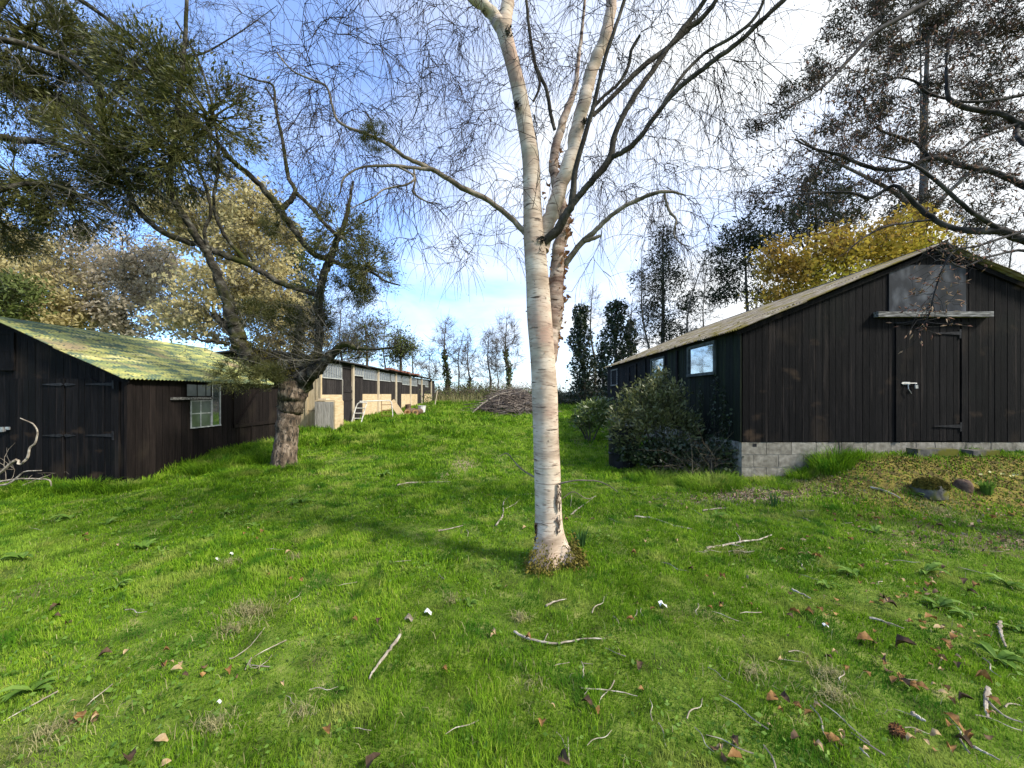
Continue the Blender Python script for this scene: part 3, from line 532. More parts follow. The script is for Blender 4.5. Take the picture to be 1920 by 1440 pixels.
mb = MB(); mb.bar((LX+.10, LY-.05, LZE-.10*s2-.03), (LR, LY-.05, LZR-.03), .025, .06); mb.bar((LX2-.10, LY-.05, LZE-.10*s2-.03), (LR, LY-.05, LZR-.03), .025, .06); mb.build('barge_board', M['board'], rf)
mb = MB(); mb.box(LX-.01, LX+.045, LY-.035, LY+.07, -.3, LZE-.06); mb.build('corner_trim', M['board_sunlit'], ls)
# gable doors, vent, hinges
mb = MB(); boards(mb, (-9.36, LY-.026, 0), (1, 0, 0), 1.02, -.22, lambda u: 1.9, (0, -1, 0), th=.02, wd=.12); d1 = mb.build('door', M['board'], ls)
mb = MB(); boards(mb, (-8.32, LY-.026, 0), (1, 0, 0), 1.0, -.22, lambda u: 1.9 if u < .5 else 1.84, (0, -1, 0), th=.02, wd=.12); d2 = mb.build('door', M['board'], ls)
for z in (1.79, .84):
    mb = MB(); mb.prism([(-8.73, LY-.055, z-.006), (-8.40, LY-.055, z-.03), (-8.34, LY-.055, z), (-8.40, LY-.055, z+.03), (-8.73, LY-.055, z+.006)], (0, -.008, 0)); mb.prism([(-8.33, LY-.055, z), (-8.30, LY-.055, z-.03), (-8.12, LY-.055, z-.006), (-8.12, LY-.055, z+.006), (-8.30, LY-.055, z+.03)], (0, -.008, 0)); mb.build('hinge', M['metal_black'], d1)
    strap(d2, -7.93, -7.44, LY-.055, z+.005, M['metal_black'])
mb = MB(); mb.tubes([(np.array([(-9.62, LY-.05, .90), (-9.5, LY-.06, .91), (-9.42, LY-.06, .93)]), arr(.008, .008, .008))], 8); mb.build('latch_bar', M['metal_pale'], ls)
mb = MB(); mb.box(-9.49, -9.44, LY-.085, LY-.055, .91, 1.0); mb.box(-9.42, -9.34, LY-.065, LY-.05, .95, 1.0); mb.build('padlock', M['metal_pale'], ls)
window(ls, 'window', 'y', LY, -9.9, -9.28, 2.05, 2.78, -1, M['board'], M['board'], fw=.05, mull=(), rails=(2.42,))
# side window: three lights with white frames, upper glazing and a bar
window(ls, 'window', 'x', LX, 8.62, 9.22, .84, 1.47, 1, M['frame_white'], M['glass_dull'], fw=.022, mull=(8.90,), rails=(1.17,))
window(ls, 'window', 'x', LX, 9.225, 9.50, .84, 1.86, 1, M['frame_white'], M['glass_sky'], fw=.022)
window(ls, 'window', 'x', LX, 8.50, 9.22, 1.56, 1.84, 1, M['board_sunlit'], M['glass_dull'], fw=.012, mull=(8.8, 9.05))
mb = MB(); mb.box(LX+.026, LX+.08, 8.12, 9.22, 1.49, 1.545); mb.build('rail', M['grey_rail'], ls)
mb = MB(); xx = LX+.036
mb.box(LX+.026, LX+.05, 9.95, 10.03, .75, 1.86); mb.box(LX+.026, LX+.055, 9.95, 12.0, .74, .83); mb.bar((xx+.01, 10.05, .85), (xx+.01, 10.95, 1.80), .02, .09, up=(1, 0, 0)); mb.box(LX+.026, LX+.045, 10.16, 10.22, -.2, .74); mb.box(LX+.026, LX+.045, 10.62, 10.68, -.2, .74)
mb.build('braced_hatch', M['board_sunlit'], ls)

# ------------------------------------------------------------ long shed
BX, BY0, BY1, BZ = -6.84, 13.7, 34.0, 2.86
bs = thing('workshop_shed', 'long low shed with pale battens, plywood patches and a strip of high grimy windows', 'shed', (BX, BY0, .4))
posts = [16.4, 19.5, 22.5, 25.7, 28.9, 32.3]
mb = MB(); boards(mb, (BX, BY0, 0), (0, 1, 0), BY1-BY0, 0, lambda u: 2.34 if (u > 3.4) else 2.2, (1, 0, 0), wd=.16); mb.box(BX-.06, BX-.004, BY0+.06, BY1, 0, 2.8); mb.build('side_wall', M['board_grey'], bs)
mb = MB(); mb.box(BX-5, BX, BY0, BY0+.03, .1, 2.84); mb.box(BX+.002, BX+.05, BY0-.02, BY0+.07, .1, 2.84); mb.box(BX-.5, BX-.42, BY0-.03, BY0-.004, .1, 2.8); ew = mb.build('end_wall', M['ply_shaded'], bs)
mb = MB(); mb.box(BX-1.2, BX-.01, BY0-.006, BY0-.002, 1.02, 1.035); mb.box(BX-5, BX-.01, BY0-.025, BY0-.004, .34, .40); mb.box(BX-.16, BX-.15, BY0-.008, BY0-.003, .2, 2.8); mb.build('seam', M['board_grey'], ew)
mb = MB(); mb.box(BX-.75, BX-.55, BY0-.09, BY0-.03, 1.45, 1.9); mb.build('cable_box', M['ply'], ew)
mb = MB()
pts = [(BX+.25, BY0-.25, BZ+.02), (BX+.25, BY1+.2, BZ+.02), (BX-2.2, BY1+.2, BZ+.34), (BX-2.2, BY0-.25, BZ+.34)]
mb.prism(pts, (0, 0, .05)); mb.prism([(BX-2.2, BY0-.25, BZ+.34), (BX-2.2, BY1+.2, BZ+.34), (BX-5.2, BY1+.2, BZ), (BX-5.2, BY0-.25, BZ)], (0, 0, .05)); rf = mb.build('roof', M['roof_d'], bs)
mb = MB()
for (a, b) in [(20.6, 22.2), (22.4, 24.4), (25.2, 26.9)]:
    yy = a
    while yy < b: mb.box(BX+.0, BX+.34+random.uniform(-.05, .05), yy, yy+.3, BZ+.075, BZ+.13+random.uniform(0, .06), random.random()); yy += .31
mb.build('red_sheeting', M['tile_red'], rf)
for p_ in posts:
    mb = MB(); mb.box(BX+.03, BX+.11, p_-.06, p_+.06, .2, BZ); mb.build('post', M['batten'], bs)
for (a, b, zt) in [(13.75, 15.45, 1.60), (17.55, 21.7, 1.63), (23.7, 27.7, 1.64), (29.9, 32.2, 1.66)]:
    mb = MB(); yy = a
    while yy < b-.05: mb.box(BX+.0262, BX+.029+random.uniform(0, .004), yy+.004, min(yy+1.2, b)-.004, .0, zt, random.random()); yy += 1.2
    mb.build('plywood_panel', M['ply'], bs)
wins = [(13.8, 15.4, 2.2, 2.78, 'glass_frost', 8), (16.5, 17.55, 2.42, 2.8, 'glass_frost', 4), (17.6, 19.4, 2.3, 2.8, 'glass_frost', 6), (19.65, 21.5, 2.32, 2.78, 'glass_dull', 5), (21.7, 22.4, 2.35, 2.78, 'glass_frost', 3), (22.7, 23.7, 2.36, 2.78, 'glass_frost', 3), (23.9, 25.5, 2.22, 2.78, 'glass_dull', 5),
        (25.9, 27.6, 2.2, 2.78, 'glass_frost', 6), (28.0, 28.7, 2.36, 2.78, 'glass_dull', 3), (29.1, 30, 2.36, 2.78, 'glass_dull', 3), (30.2, 31.2, 2.2, 2.78, 'glass_frost', 3)]
for (a, b, z0, z1, gmn, nm) in wins:
    window(bs, 'window', 'x', BX, a, b, z0, z1, 1, M['frame_white'], M[gmn], fw=.035, mull=[a+(b-a)*(k+1)/nm for k in range(nm-1)])
mb = MB(); mb.box(BX+.03, BX+.06, 15.45, 16.3, .2, 1.95); mb.box(BX+.061, BX+.08, 15.5, 16.3, 1.35, 1.42); mb.box(BX+.061, BX+.08, 15.5, 16.3, 1.7, 1.78); dd = mb.build('door', M['board_grey'], bs)
mb = MB(); mb.box(BX+.0265, BX+.06, 15.42, 15.46, .2, 2.2); mb.build('door_post', M['grey_wood'], bs)

# ---- objects along the long shed
gp = G(610, 806); 
t = thing('board_cupboard', 'weathered grey board cupboard standing against the plywood end of the workshop', 'cupboard', (-6.3, 13.3, float(g(-6.3, 13.3))))
zb = float(g(-6.3, 13.3))-.05
mb = MB(); boards(mb, (-6.78, 13.25, 0), (1, 0, 0), .66, zb, lambda u: 1.36, (0, -1, 0), wd=.11); mb.build('door', M['grey_wood'], t)
mb = MB(); mb.box(-6.78, -6.10, 13.25, 13.9, 1.375, 1.41); mb.build('top', M['ply'], t)
mb = MB(); mb.box(-6.78, -6.75, 13.25, 13.9, zb, 1.37); mb.box(-6.13, -6.08, 13.235, 13.9, zb, 1.37); mb.build('side_panel', M['ply'], t)
t = thing('board_offcut', 'short pale offcut lying on top of the grey cupboard', 'offcut', (-6.6, 13.5, 1.41))
mb = MB(); mb.box(-6.72, -6.45, 13.35, 13.6, 1.412, 1.47); mb.build('board', M['batten'], t)
def tube_poly(mb, pts, r, n=8): 
    mb.tubes([(np.array(pts, float), np.full(len(pts), r))], n)
# white tubular rack
c = G(668, 794); x0, y0, z0 = c
t = thing('metal_rack', 'white tubular ladder-shaped frame leaning in the grass by the workshop', 'frame', (x0, y0, z0))
def ladder(parent, xb, yb, zb_, wdt, ht, lean, m, rungs, rr=.022):
    mb = MB(); L_ = np.array((xb, yb, zb_)); tp = np.array((xb+lean, yb+.25, zb_+ht)); sd = np.array((wdt, 0, 0))
    tube_poly(mb, [L_, L_+(tp-L_)*.8, L_+(tp-L_)*.95+sd*.06, tp+sd*.2], rr); tube_poly(mb, [tp+sd*.2, tp+sd], rr); tube_poly(mb, [L_+sd, tp+sd], rr)
    o = mb.build('frame', m, parent); r2 = MB()
    for k in range(rungs): f = (k+.12)/rungs*.95; a = L_+(tp-L_)*f; tube_poly(r2, [a, a+sd], rr*.85)
    r2.build('rungs', m, o); return tp
tp = ladder(t, x0-.22, y0, z0-.03, .40, .88, .16, M['white_metal'], 4, .024)
t2 = thing('bed_frame', 'rusty-runged tubular frame beside the white rack, in front of plywood', 'frame', (x0+.95, y0+1.0, z0))
mb = MB(); zb = float(g(x0+.95, y0+1)); xa = x0+.72
tube_poly(mb, [(xa-.72, y0+.35, z0+.90), (xa-.2, y0+.7, z0+.92), (xa+.33, y0+1.0, z0+.93), (xa+.42, y0+1.0, z0+.85), (xa+.46, y0+1.0, z0+.45), (xa+.48, y0+1.0, zb-.02)], .022); mb.build('frame', M['white_metal'], t2)
mb = MB()
tube_poly(mb, [(xa, y0+.95, z0+.9), (xa+.02, y0+.95, zb)], .014)
for z in (.25, .5, .74): tube_poly(mb, [(xa, y0+.95, z0+z), (xa+.44, y0+.99, z0+z+.01)], .013)
mb.build('rungs', M['rust'], t2)
c = G(752, 782); t = thing('leaning_plank', 'wide pale plank leaning in the grass right of the rusty frame', 'plank', c)
mb = MB(); mb.bar(c+arr(.12, 0, -.05), c+arr(-.62, .5, .78), .30, .03, up=(0, -1, .4)); mb.build('plank', M['ply'], t)
c = G(784, 778, .10); hx, hy, hz = c
for k, (dx_, dz_) in enumerate([(-.20, .14), (.19, .13)]):
    t = thing('cut_log', ['left-hand sawn log lying end-on in the grass', 'right-hand sawn log lying end-on in the grass'][k], 'log', (hx+dx_-.3, hy, hz), 'sawn logs by the workshop')
    a = arr(hx+dx_-.3, hy-.1, hz+dz_); b = a+arr(.1, .9, .02); mb = MB(); th = np.linspace(0, 2*math.pi, 15)[:-1]
    r_ = .165*(1+.04*np.sin(3*th)); ring = np.stack([r_*np.cos(th), 0*th, r_*np.sin(th)], 1)
    mb.add(np.concatenate([a+ring, b+ring]), q=[(i, (i+1) % 14, 14+(i+1) % 14, 14+i) for i in range(14)], g=[list(range(14, 28))]); lg = mb.build('bark', M['logbark'], t)
    mb = MB(); mb.add(a+ring*.95-arr(0, .004, 0), g=[list(range(14))]); mb.build('cut_end', M['logend'], t)
    mb = MB(); mb.add(a+ring*.45-arr(0, .007, 0), g=[list(range(14))]); mb.build('heartwood', M['logbark'], t) if k else mb.build('heartwood', M['cone'], t)
t = thing('log_offcut', 'short round log standing on top of the sawn logs', 'log', (hx-.5, hy+.3, hz+.3)); mb = MB()
mb.tubes([(np.array([(hx-.55, hy+.2, hz+.22), (hx-.55, hy+.22, hz+.34), (hx-.56, hy+.2, hz+.52)]), arr(.15, .14, .15))], 12, rough=.04); mb.build('log', M['logbark'], t)
t = thing('plant_pot', 'white bucket with a green shrub sprouting behind the sawn logs', 'bucket', (hx+.1, hy+.6, hz+.2)); mb = MB()
mb.tubes([(np.array([(hx+.02, hy+.7, hz+.1), (hx+.02, hy+.7, hz+.40), (hx+.02, hy+.7, hz+.44)]), arr(.16, .2, .22))], 14); mb.build('bucket', M['white'], t)
sm = MB(); n = 260; p = arr(hx+.25, hy+1.0, hz+.75)+rng.normal(size=(n, 3))*arr(.16, .16, .3); sm.leaves(p, .10, .35); sm.build('foliage', M['ivy_lit'], t)
c = G(814, 764); t = thing('wooden_stake', 'thin pale stake leaning at the far end of the workshop', 'stake', c); mb = MB(); mb.tubes([(np.array([c-arr(0, 0, .1), c+arr(.12, 0, .55), c+arr(.22, 0, 1.15)]), arr(.04, .04, .035))], 6); mb.build('stake', M['batten'], t)

# right side small things
t = thing('oil_barrel', 'black barrel half hidden under the big shrub', 'barrel', (2.42, 8.45, float(g(2.42, 8.45)))); zb = float(g(2.42, 8.45))
mb = MB(); zs = np.array([0, .01, .28, .30, .32, .58, .60, .62, .86, .88]); rs_ = np.array([.28, .29, .29, .305, .29, .29, .305, .29, .29, .27])
mb.tubes([(np.stack([0*zs+2.42, 0*zs+8.45, zb+zs], 1), rs_)], 24); mb.build('drum', M['barrel'], t, smooth=False)
for k, (px, py, wx, wy, h_, lab) in enumerate([(1745, 857, .34, .10, .07, 'mossy concrete slab against the plinth below the shed door'), (1835, 857, .22, .09, .05, 'smaller dark concrete slab at the plinth right of the door')]):
    cx = (px-960)*.0091; cy = 6.55; zb = float(g(cx, cy))
    o = MB(); o.box(cx-wx, cx+wx, cy-wy, cy+wy, zb-.05, zb+h_+.05); tag(o.build('concrete_slab', M['slab'], None, loc=(cx, cy, zb)), lab, 'slab', 'slabs at the shed plinth')
def rock(name, c, r, lab, cat, m, moss=True):
    t = thing(name, lab, cat, c); mb = MB(); nu, nv = 18, 9; v = []
    for a in range(nv):
        ph = math.pi*.5*(a/(nv-1))
        for b in range(nu):
            th = 2*math.pi*b/nu; k = 1+.13*math.sin(3*th+1)+.08*math.sin(5*th+a); v.append((c[0]+r[0]*k*math.cos(th)*math.cos(ph)**.6, c[1]+r[1]*k*math.sin(th)*math.cos(ph)**.6, c[2]-.05+(r[2]+.05)*math.sin(ph)**.7*(1+.05*math.sin(4*th))))
    mb.add(v, q=[(a*nu+b, a*nu+(b+1) % nu, (a+1)*nu+(b+1) % nu, (a+1)*nu+b) for a in range(nv-1) for b in range(nu)]); mb.build('stone', m, t, smooth=True)
    if moss:
        n = 4200; th = rng.uniform(0, 6.283, n); ph = rng.uniform(.25, 1.57, n); p = np.stack([c[0]+r[0]*np.cos(th)*np.cos(ph)**.6, c[1]+r[1]*np.sin(th)*np.cos(ph)**.6, c[2]+r[2]*np.sin(ph)**.7], 1)
        mb = MB(); mb.blades(p, .02+.02*rng.random(n), .02*np.ones(n), rng.random(n), rng.uniform(0, 6, n), .6+.4*rng.random(n)); mb.build('moss', M['moss'], t)
rock('mossy_stone', G(1745, 925), (.2, .17, .19), 'mossy yellow-topped stone beside the leaf litter near the shed door', 'stone', M['slab'])
rock('stone', G(1808, 915), (.10, .1, .12), 'small dark stone just right of the mossy stone', 'stone', M['logbark'], False)

# ------------------------------------------------------------ trees: growing tools
def smooth(ctrl, per=5, wob=0):
    """Catmull-Rom through (x,y,z,r) rows"""
    c = np.array(ctrl, float); k = len(c)
    e = np.concatenate([[2*c[0]-c[1]], c, [2*c[-1]-c[-2]]]); out = []
    for i in range(k-1):
        p0, p1, p2, p3 = e[i:i+4]
        for t in np.arange(per)/per:
            out.append(.5*((2*p1)+(-p0+p2)*t+(2*p0-5*p1+4*p2-p3)*t*t+(-p0+3*p1-3*p2+p3)*t**3))
    out.append(c[-1]); out = np.array(out)
    if wob: out[1:-1, :3] += rng.normal(size=(len(out)-2, 3))*out[1:-1, 3:4]*wob
    return out[:, :3], np.maximum(out[:, 3], .0008)
def limb(rows, per=5, wob=.12):
    """rows: (photo x, photo y, distance, width in photo px)"""
    return smooth([[*P(a, b, Y), w_*.5*Y/F] for a, b, Y, w_ in rows], per, wob)
class Skel:
    def __init__(s): s.p = []; s.d = []; s.r = []; s.br = []
    def add(s, pts, rad, keep=True):
        d = np.gradient(pts, axis=0); s.p.append(pts); s.d.append(norm(d)); s.r.append(rad)
        if keep: s.br.append((pts, rad))
    def flat(s): return np.concatenate(s.p), np.concatenate(s.d), np.concatenate(s.r)
def grow(sk, targets, step=.16, rtip=.003, rk=.55, wob=.12, droop=0., maxr=.03, cap=900, rmin_parent=0, gain=.012):
    """each target is reached by a curved branch from the best nearby node; new branches join the skeleton"""
    Pn, Dn, Rn = sk.flat(); n = len(Pn); Nmax = n+len(targets)*16
    PP = np.zeros((Nmax, 3)); DD = np.zeros((Nmax, 3)); RR = np.zeros(Nmax); PP[:n] = Pn; DD[:n] = Dn; RR[:n] = Rn
    targets = np.asarray(targets, float)
    sub = Pn[::max(1, len(Pn)//60)]
    dist = np.array([np.min(np.sum((sub-t)**2, 1)) for t in targets]); order = np.argsort(dist+rng.random(len(dist))*dist.mean()*.3)
    out = []
    for ti in order:
        t = targets[ti]; v = t-PP[:n]; dl = np.sqrt(np.sum(v*v, 1))+1e-6; cs = np.sum(v*DD[:n], 1)/dl
        sc = dl*(1+.55*(1-cs))+(RR[:n] < rmin_parent)*1.0
        b = int(np.argmin(sc)); L_ = dl[b]
        if L_ < step*.5: continue
        k = int(min(14, max(4, L_/step+2))); f = np.linspace(0, 1, k)[:, None]
        d0 = DD[b]*L_*.45; side = rng.normal(size=3)*L_*.10
        p = PP[b]+v[b]*f+(d0-v[b]*.45)*(f*(1-f)**2)*2.2+side*np.sin(f*math.pi)+np.array([0, 0, -droop*L_])*f**2.2+np.array([0, 0, droop*L_*.45])*np.sin(f*math.pi)
        p[1:] += rng.normal(size=(k-1, 3))*step*wob
        r0 = min(RR[b]*rk, rtip+gain*L_, maxr); r0 = max(r0, rtip)
        r = r0+(rtip-r0)*f[:, 0]**.8
        out.append((p, r)); d = norm(np.gradient(p, axis=0))
        PP[n:n+k-1] = p[1:]; DD[n:n+k-1] = d[1:]; RR[n:n+k-1] = r[1:]; n += k-1
        sk.p.append(p[1:]); sk.d.append(d[1:]); sk.r.append(r[1:])
    return out
def twigs(nodes, dirs, n, ln, r, droop=.2, k=4, fwd=.7, jit=.10, up=0.):
    i = rng.integers(0, len(nodes), n); p0 = nodes[i]; d = norm(dirs[i]*fwd+norm(rng.normal(size=(n, 3)))+arr(0, 0, up))
    L_ = ln*(.4+.9*rng.random(n)); out = np.zeros((n, k, 3)); out[:, 0] = p0; cur = d
    for j in range(1, k):
        cur = norm(cur+rng.normal(size=(n, 3))*jit*2.2+arr(0, 0, -droop)); out[:, j] = out[:, j-1]+cur*(L_/(k-1))[:, None]
    rr = np.linspace(1, .45, k)*r
    return out, cur, rr
def add_tw(mb, out, rr, n=3):
    mb.tubes([(o, rr) for o in out], n, tint=None, cap=False)
def ellip(c, r, n, shell=0):
    v = norm(rng.normal(size=(n, 3)))*(rng.random((n, 1))**(1/3) if not shell else (shell+(1-shell)*rng.random((n, 1))))
    return np.asarray(c)+v*np.asarray(r)
def pell(px, py, Y, rx, ry, rY, n, shell=0):   # ellipsoid given by photo position/size and distance
    return ellip(P(px, py, Y), (rx*Y/F, rY, ry*Y/F), n, shell)

# ------------------------------------------------------------ birch in the middle
bz = float(g(.35, 3.6)); B0 = arr(.35, 3.6, bz)
birch = thing('birch_tree', 'pale peeling birch standing alone in the middle of the lawn, forking above head height', 'tree', B0)
def flared(mb, rows, n=32):
    pts, rad = smooth([[*P(a, b, Y), w_*.5*Y/F] for a, b, Y, w_ in rows], 5, 0)
    th = np.arange(n)*2*math.pi/n; V = []
    for p, r in zip(pts, rad):
        h = p[2]-bz; fl = max(0, 1-h/.34); lob = fl**1.5*(.28*np.cos(3*th+.5)+.20*np.cos(5*th+1.2))+.025*np.cos(2*th+h*1.5)+.012*np.cos(5*th-h*7)+.012*math.sin(h*9)
        rr = r*(1+lob+fl**2.2*.35); V.append(np.stack([p[0]+rr*np.cos(th), p[1]+rr*np.sin(th), p[2]+0*th], 1))
    k = len(V); i = np.arange(k-1)[:, None]*n; j = np.arange(n)[None]; j2 = (j+1) % n
    mb.add(np.concatenate(V), q=np.stack([i+j, i+j2, i+n+j2, i+n+j], -1).reshape(-1, 4)); return pts, rad
SK = Skel()
mb = MB()
pA, rA = flared(mb, [(1034, 1085, 3.6, 66), (1032, 1050, 3.6, 58), (1030, 1010, 3.6, 53), (1028, 950, 3.6, 49), (1025, 860, 3.6, 48), (1022, 760, 3.6, 48), (1018, 680, 3.6, 48), (1012, 600, 3.6, 47), (1007, 520, 3.6, 44), (1002, 450, 3.6, 40), (998, 380, 3.6, 34), (995, 300, 3.6, 31),
                     (984, 230, 3.6, 29), (971, 160, 3.58, 27), (956, 100, 3.56, 27), (944, 55, 3.55, 29)])
SK.add(pA[20:], rA[20:], False)
a1 = limb([(946, 62, 3.56, 27), (926, 30, 3.55, 23), (898, 5, 3.5, 20), (860, -30, 3.45, 17), (800, -90, 3.4, 13), (740, -140, 3.3, 8)]); a2 = limb([(944, 58, 3.57, 28), (949, 20, 3.58, 25), (952, -20, 3.6, 24), (958, -120, 3.7, 20), (970, -260, 3.8, 14)])
mb.tubes([a1, a2], 14)
for q in (a1, a2): SK.add(*q, keep=False)
cC = limb([(1017, 470, 3.62, 25), (1026, 425, 3.62, 27), (1046, 366, 3.6, 27), (1068, 306, 3.58, 26), (1083, 243, 3.57, 25), (1098, 174, 3.55, 24), (1116, 115, 3.53, 23), (1136, 62, 3.5, 21), (1148, 0, 3.5, 19), (1160, -90, 3.5, 16), (1190, -240, 3.5, 10)])
mb.tubes([cC], 16); SK.add(*cC, keep=False)
mb.build('trunk', M['birch'], birch, smooth=True)
mb = MB()
cB = limb([(1024, 700, 3.74, 36), (1030, 650, 3.76, 34), (1036, 610, 3.78, 31), (1042, 540, 3.8, 28), (1047, 470, 3.83, 24), (1058, 425, 3.86, 21), (1052, 380, 3.88, 19), (1040, 330, 3.9, 18), (1038, 295, 3.9, 17), (1050, 245, 3.92, 15), (1066, 200, 3.93, 13), (1079, 163, 3.95, 10), (1085, 104, 4.0, 7), (1092, 50, 4.0, 6), (1100, -40, 4.0, 4)], 6, .09)
mb.tubes([cB], 16, rough=.05); mb.build('rear_trunk', M['birch_red'], birch, smooth=True)['label'] = 'reddish shaggy second trunk'
SK.add(*cB, keep=False)
dark = [[(1012, 456, 3.6, 15), (1022, 452, 3.58, 16), (1045, 430, 3.55, 17), (1063, 399, 3.5, 15), (1072, 383, 3.48, 14), (1079, 319, 3.45, 10), (1098, 250, 3.4, 9), (1114, 194, 3.36, 8), (1129, 128, 3.33, 7), (1150, 62, 3.3, 7), (1171, 0, 3.3, 6), (1190, -70, 3.2, 5)],
        [(1112, 200, 3.37, 7), (1135, 178, 3.36, 6), (1160, 156, 3.35, 6), (1178, 124, 3.34, 6), (1184, 94, 3.33, 6), (1200, 66, 3.3, 5)],
        [(1112, 216, 3.5, 8), (1150, 180, 3.5, 9), (1202, 128, 3.5, 10), (1254, 88, 3.5, 9), (1289, 55, 3.5, 10), (1322, 28, 3.45, 9), (1350, -10, 3.4, 8), (1400, -80, 3.35, 6)],
        [(1070, 388, 3.48, 12), (1090, 362, 3.45, 12), (1115, 333, 3.4, 12), (1143, 296, 3.38, 13), (1153, 250, 3.4, 10), (1181, 194, 3.4, 10), (1212, 149, 3.42, 10), (1254, 89, 3.45, 9), (1282, 52, 3.45, 9), (1320, 3, 3.4, 8), (1350, -50, 3.3, 6)],
        [(1143, 296, 3.38, 10), (1164, 287, 3.34, 10), (1185, 273, 3.3, 10), (1208, 247, 3.25, 9), (1232, 213, 3.2, 9), (1264, 174, 3.15, 9), (1296, 146, 3.1, 9), (1325, 124, 3.05, 9), (1355, 101, 3.0, 9), (1389, 76, 2.95, 9), (1424, 42, 2.9, 9), (1469, 0, 2.85, 9), (1530, -60, 2.8, 7)],
        [(1225, 222, 3.22, 6), (1243, 195, 3.2, 6), (1254, 177, 3.2, 6), (1282, 139, 3.2, 6), (1320, 101, 3.2, 6), (1379, 66, 3.1, 6), (1417, 31, 3.05, 6), (1440, -20, 3.0, 5)],
        [(1000, 190, 3.9, 4), (1012, 160, 3.9, 5), (1004, 122, 3.9, 6), (994, 69, 3.9, 6), (987, 0, 3.9, 5), (985, -70, 3.9, 4)],
        [(1040, 243, 3.92, 7), (1033, 215, 3.92, 7), (1025, 170, 3.9, 7), (1012, 140, 3.9, 7), (1004, 122, 3.9, 6)]]
pale = [[(986, 438, 3.6, 11), (975, 426, 3.6, 11), (948, 400, 3.58, 10), (907, 371, 3.5, 10), (865, 351, 3.4, 10), (820, 323, 3.3, 9), (790, 308, 3.22, 8), (758, 294, 3.15, 7), (730, 272, 3.1, 7), (690, 252, 3.05, 6), (655, 240, 3.0, 5), (632, 225, 3.0, 5), (622, 194, 3.0, 4), (612, 162, 3.0, 4), (591, 152, 3.0, 4), (549, 133, 3.0, 3), (520, 100, 3.0, 3)],
        [(806, 318, 3.25, 7), (770, 314, 3.2, 6), (744, 311, 3.15, 6), (705, 311, 3.1, 5), (674, 315, 3.05, 4), (645, 333, 3.0, 4), (638, 360, 3.0, 3)],
        [(1058, 500, 3.82, 12), (1066, 487, 3.8, 12), (1090, 456, 3.75, 11), (1112, 437, 3.7, 10), (1138, 411, 3.65, 9), (1165, 391, 3.6, 8), (1202, 372, 3.55, 8), (1237, 360, 3.5, 7), (1262, 360, 3.5, 5), (1284, 366, 3.5, 3)],
        [(1096, 452, 3.73, 9), (1112, 447, 3.7, 8), (1127, 442, 3.7, 5)],
        [(1246, 362, 3.5, 4), (1250, 383, 3.5, 5), (1258, 400, 3.5, 5), (1268, 412, 3.48, 4), (1263, 437, 3.48, 3), (1275, 455, 3.45, 2.4), (1292, 462, 3.45, 2)],
        [(744, 311, 3.16, 4), (776, 330, 3.15, 4), (765, 345, 3.1, 4), (720, 355, 3.1, 3), (700, 370, 3.0, 3), (660, 390, 3.0, 2)],
        [(776, 318, 3.2, 4), (778, 340, 3.2, 4), (776, 362, 3.2, 4), (800, 378, 3.2, 3), (820, 381, 3.2, 2)]]
mbd = MB(); Lb = [limb(r, 4, .10) for r in dark]; mbd.tubes(Lb, 8, rough=.04); mbd.build('limb', M['limb'], birch, smooth=True)
mbp = MB(); Lp = [limb(r, 4, .10) for r in pale]; mbp.tubes(Lp, 8, rough=.04); mbp.build('limb', M['limb_pale'], birch, smooth=True)
for q in Lb+Lp: SK.add(*q, keep=False)
T = np.concatenate([ellip((0.1, 3.9, 5.1), (2.7, 1.5, 2.5), 330), pell(700, 120, 3.4, 260, 200, .8, 110), pell(1300, 250, 3.5, 200, 260, .8, 110), pell(800, 330, 3.5, 220, 160, .7, 70), pell(1080, 100, 3.9, 330, 240, .9, 170)])
T = T[(T[:, 2] > 2.9) & (T[:, 1] > 2.3)]
br = grow(SK, T, step=.12, rtip=.0026, rk=.5, wob=.16, droop=.10, maxr=.011, gain=.006)
mb = MB(); mb.tubes(br, 5, tint=None, cap=False)
Pn, Dn, Rn = SK.flat(); th_ = Rn < .012; Pn, Dn = Pn[th_], Dn[th_]
o, cur, rr = twigs(Pn, Dn, 3300, .46, .0024, droop=.30, k=6, fwd=1.0, jit=.07); o = o[(o[:, -1, 1] > 2.0)]; add_tw(mb, o, rr)
o2, c2, rr2 = twigs(o[:, 2], norm(o[:, 3]-o[:, 1]), 2400, .32, .0019, droop=.30, k=4, fwd=1.0, jit=.09); add_tw(mb, o2, rr2)
tips = o2[::3, -1]; mb.spindles(tips, c2[::3], .02, .0035)
mb.build('twigs', M['twig'], birch)
# peeling bark curls
mb = MB()
def curl(p, out, size):
    out = norm(np.asarray(out, float)); sd = norm(np.cross(out, (0, 0, 1))+rng.normal(size=3)*.3); up = np.cross(sd, out); k = 5; v = []
    c0 = random.uniform(-1, 1)*1.6
    for a in range(k):
        f = a/(k-1); an = c0*f*f; q = p+(out*math.sin(.5+.9*f)*.8+up*(-.5*math.sin(an+.4)))*size*f
        ww = size*(.5-.28*f)*random.uniform(.6, 1.2); v += [q-up*ww+sd*random.uniform(-.1, .1)*size, q+up*ww*.9+sd*random.uniform(-.25, .25)*size*f]
    mb.add(v, q=[(2*a, 2*a+1, 2*a+3, 2*a+2) for a in range(k-1)], tint=random.random())
pB, rB = cB
for k in range(150):
    i = int(random.triangular(4, 60, 18)); i = min(i, len(pB)-1); a = random.uniform(-1.3, .9) if random.random() < .8 else random.uniform(1, 4)
    o_ = arr(math.cos(a), math.sin(a), 0); curl(pB[i]+o_*rB[i]*.95+arr(0, 0, random.uniform(-.04, .04)), o_, random.uniform(.02, .065))
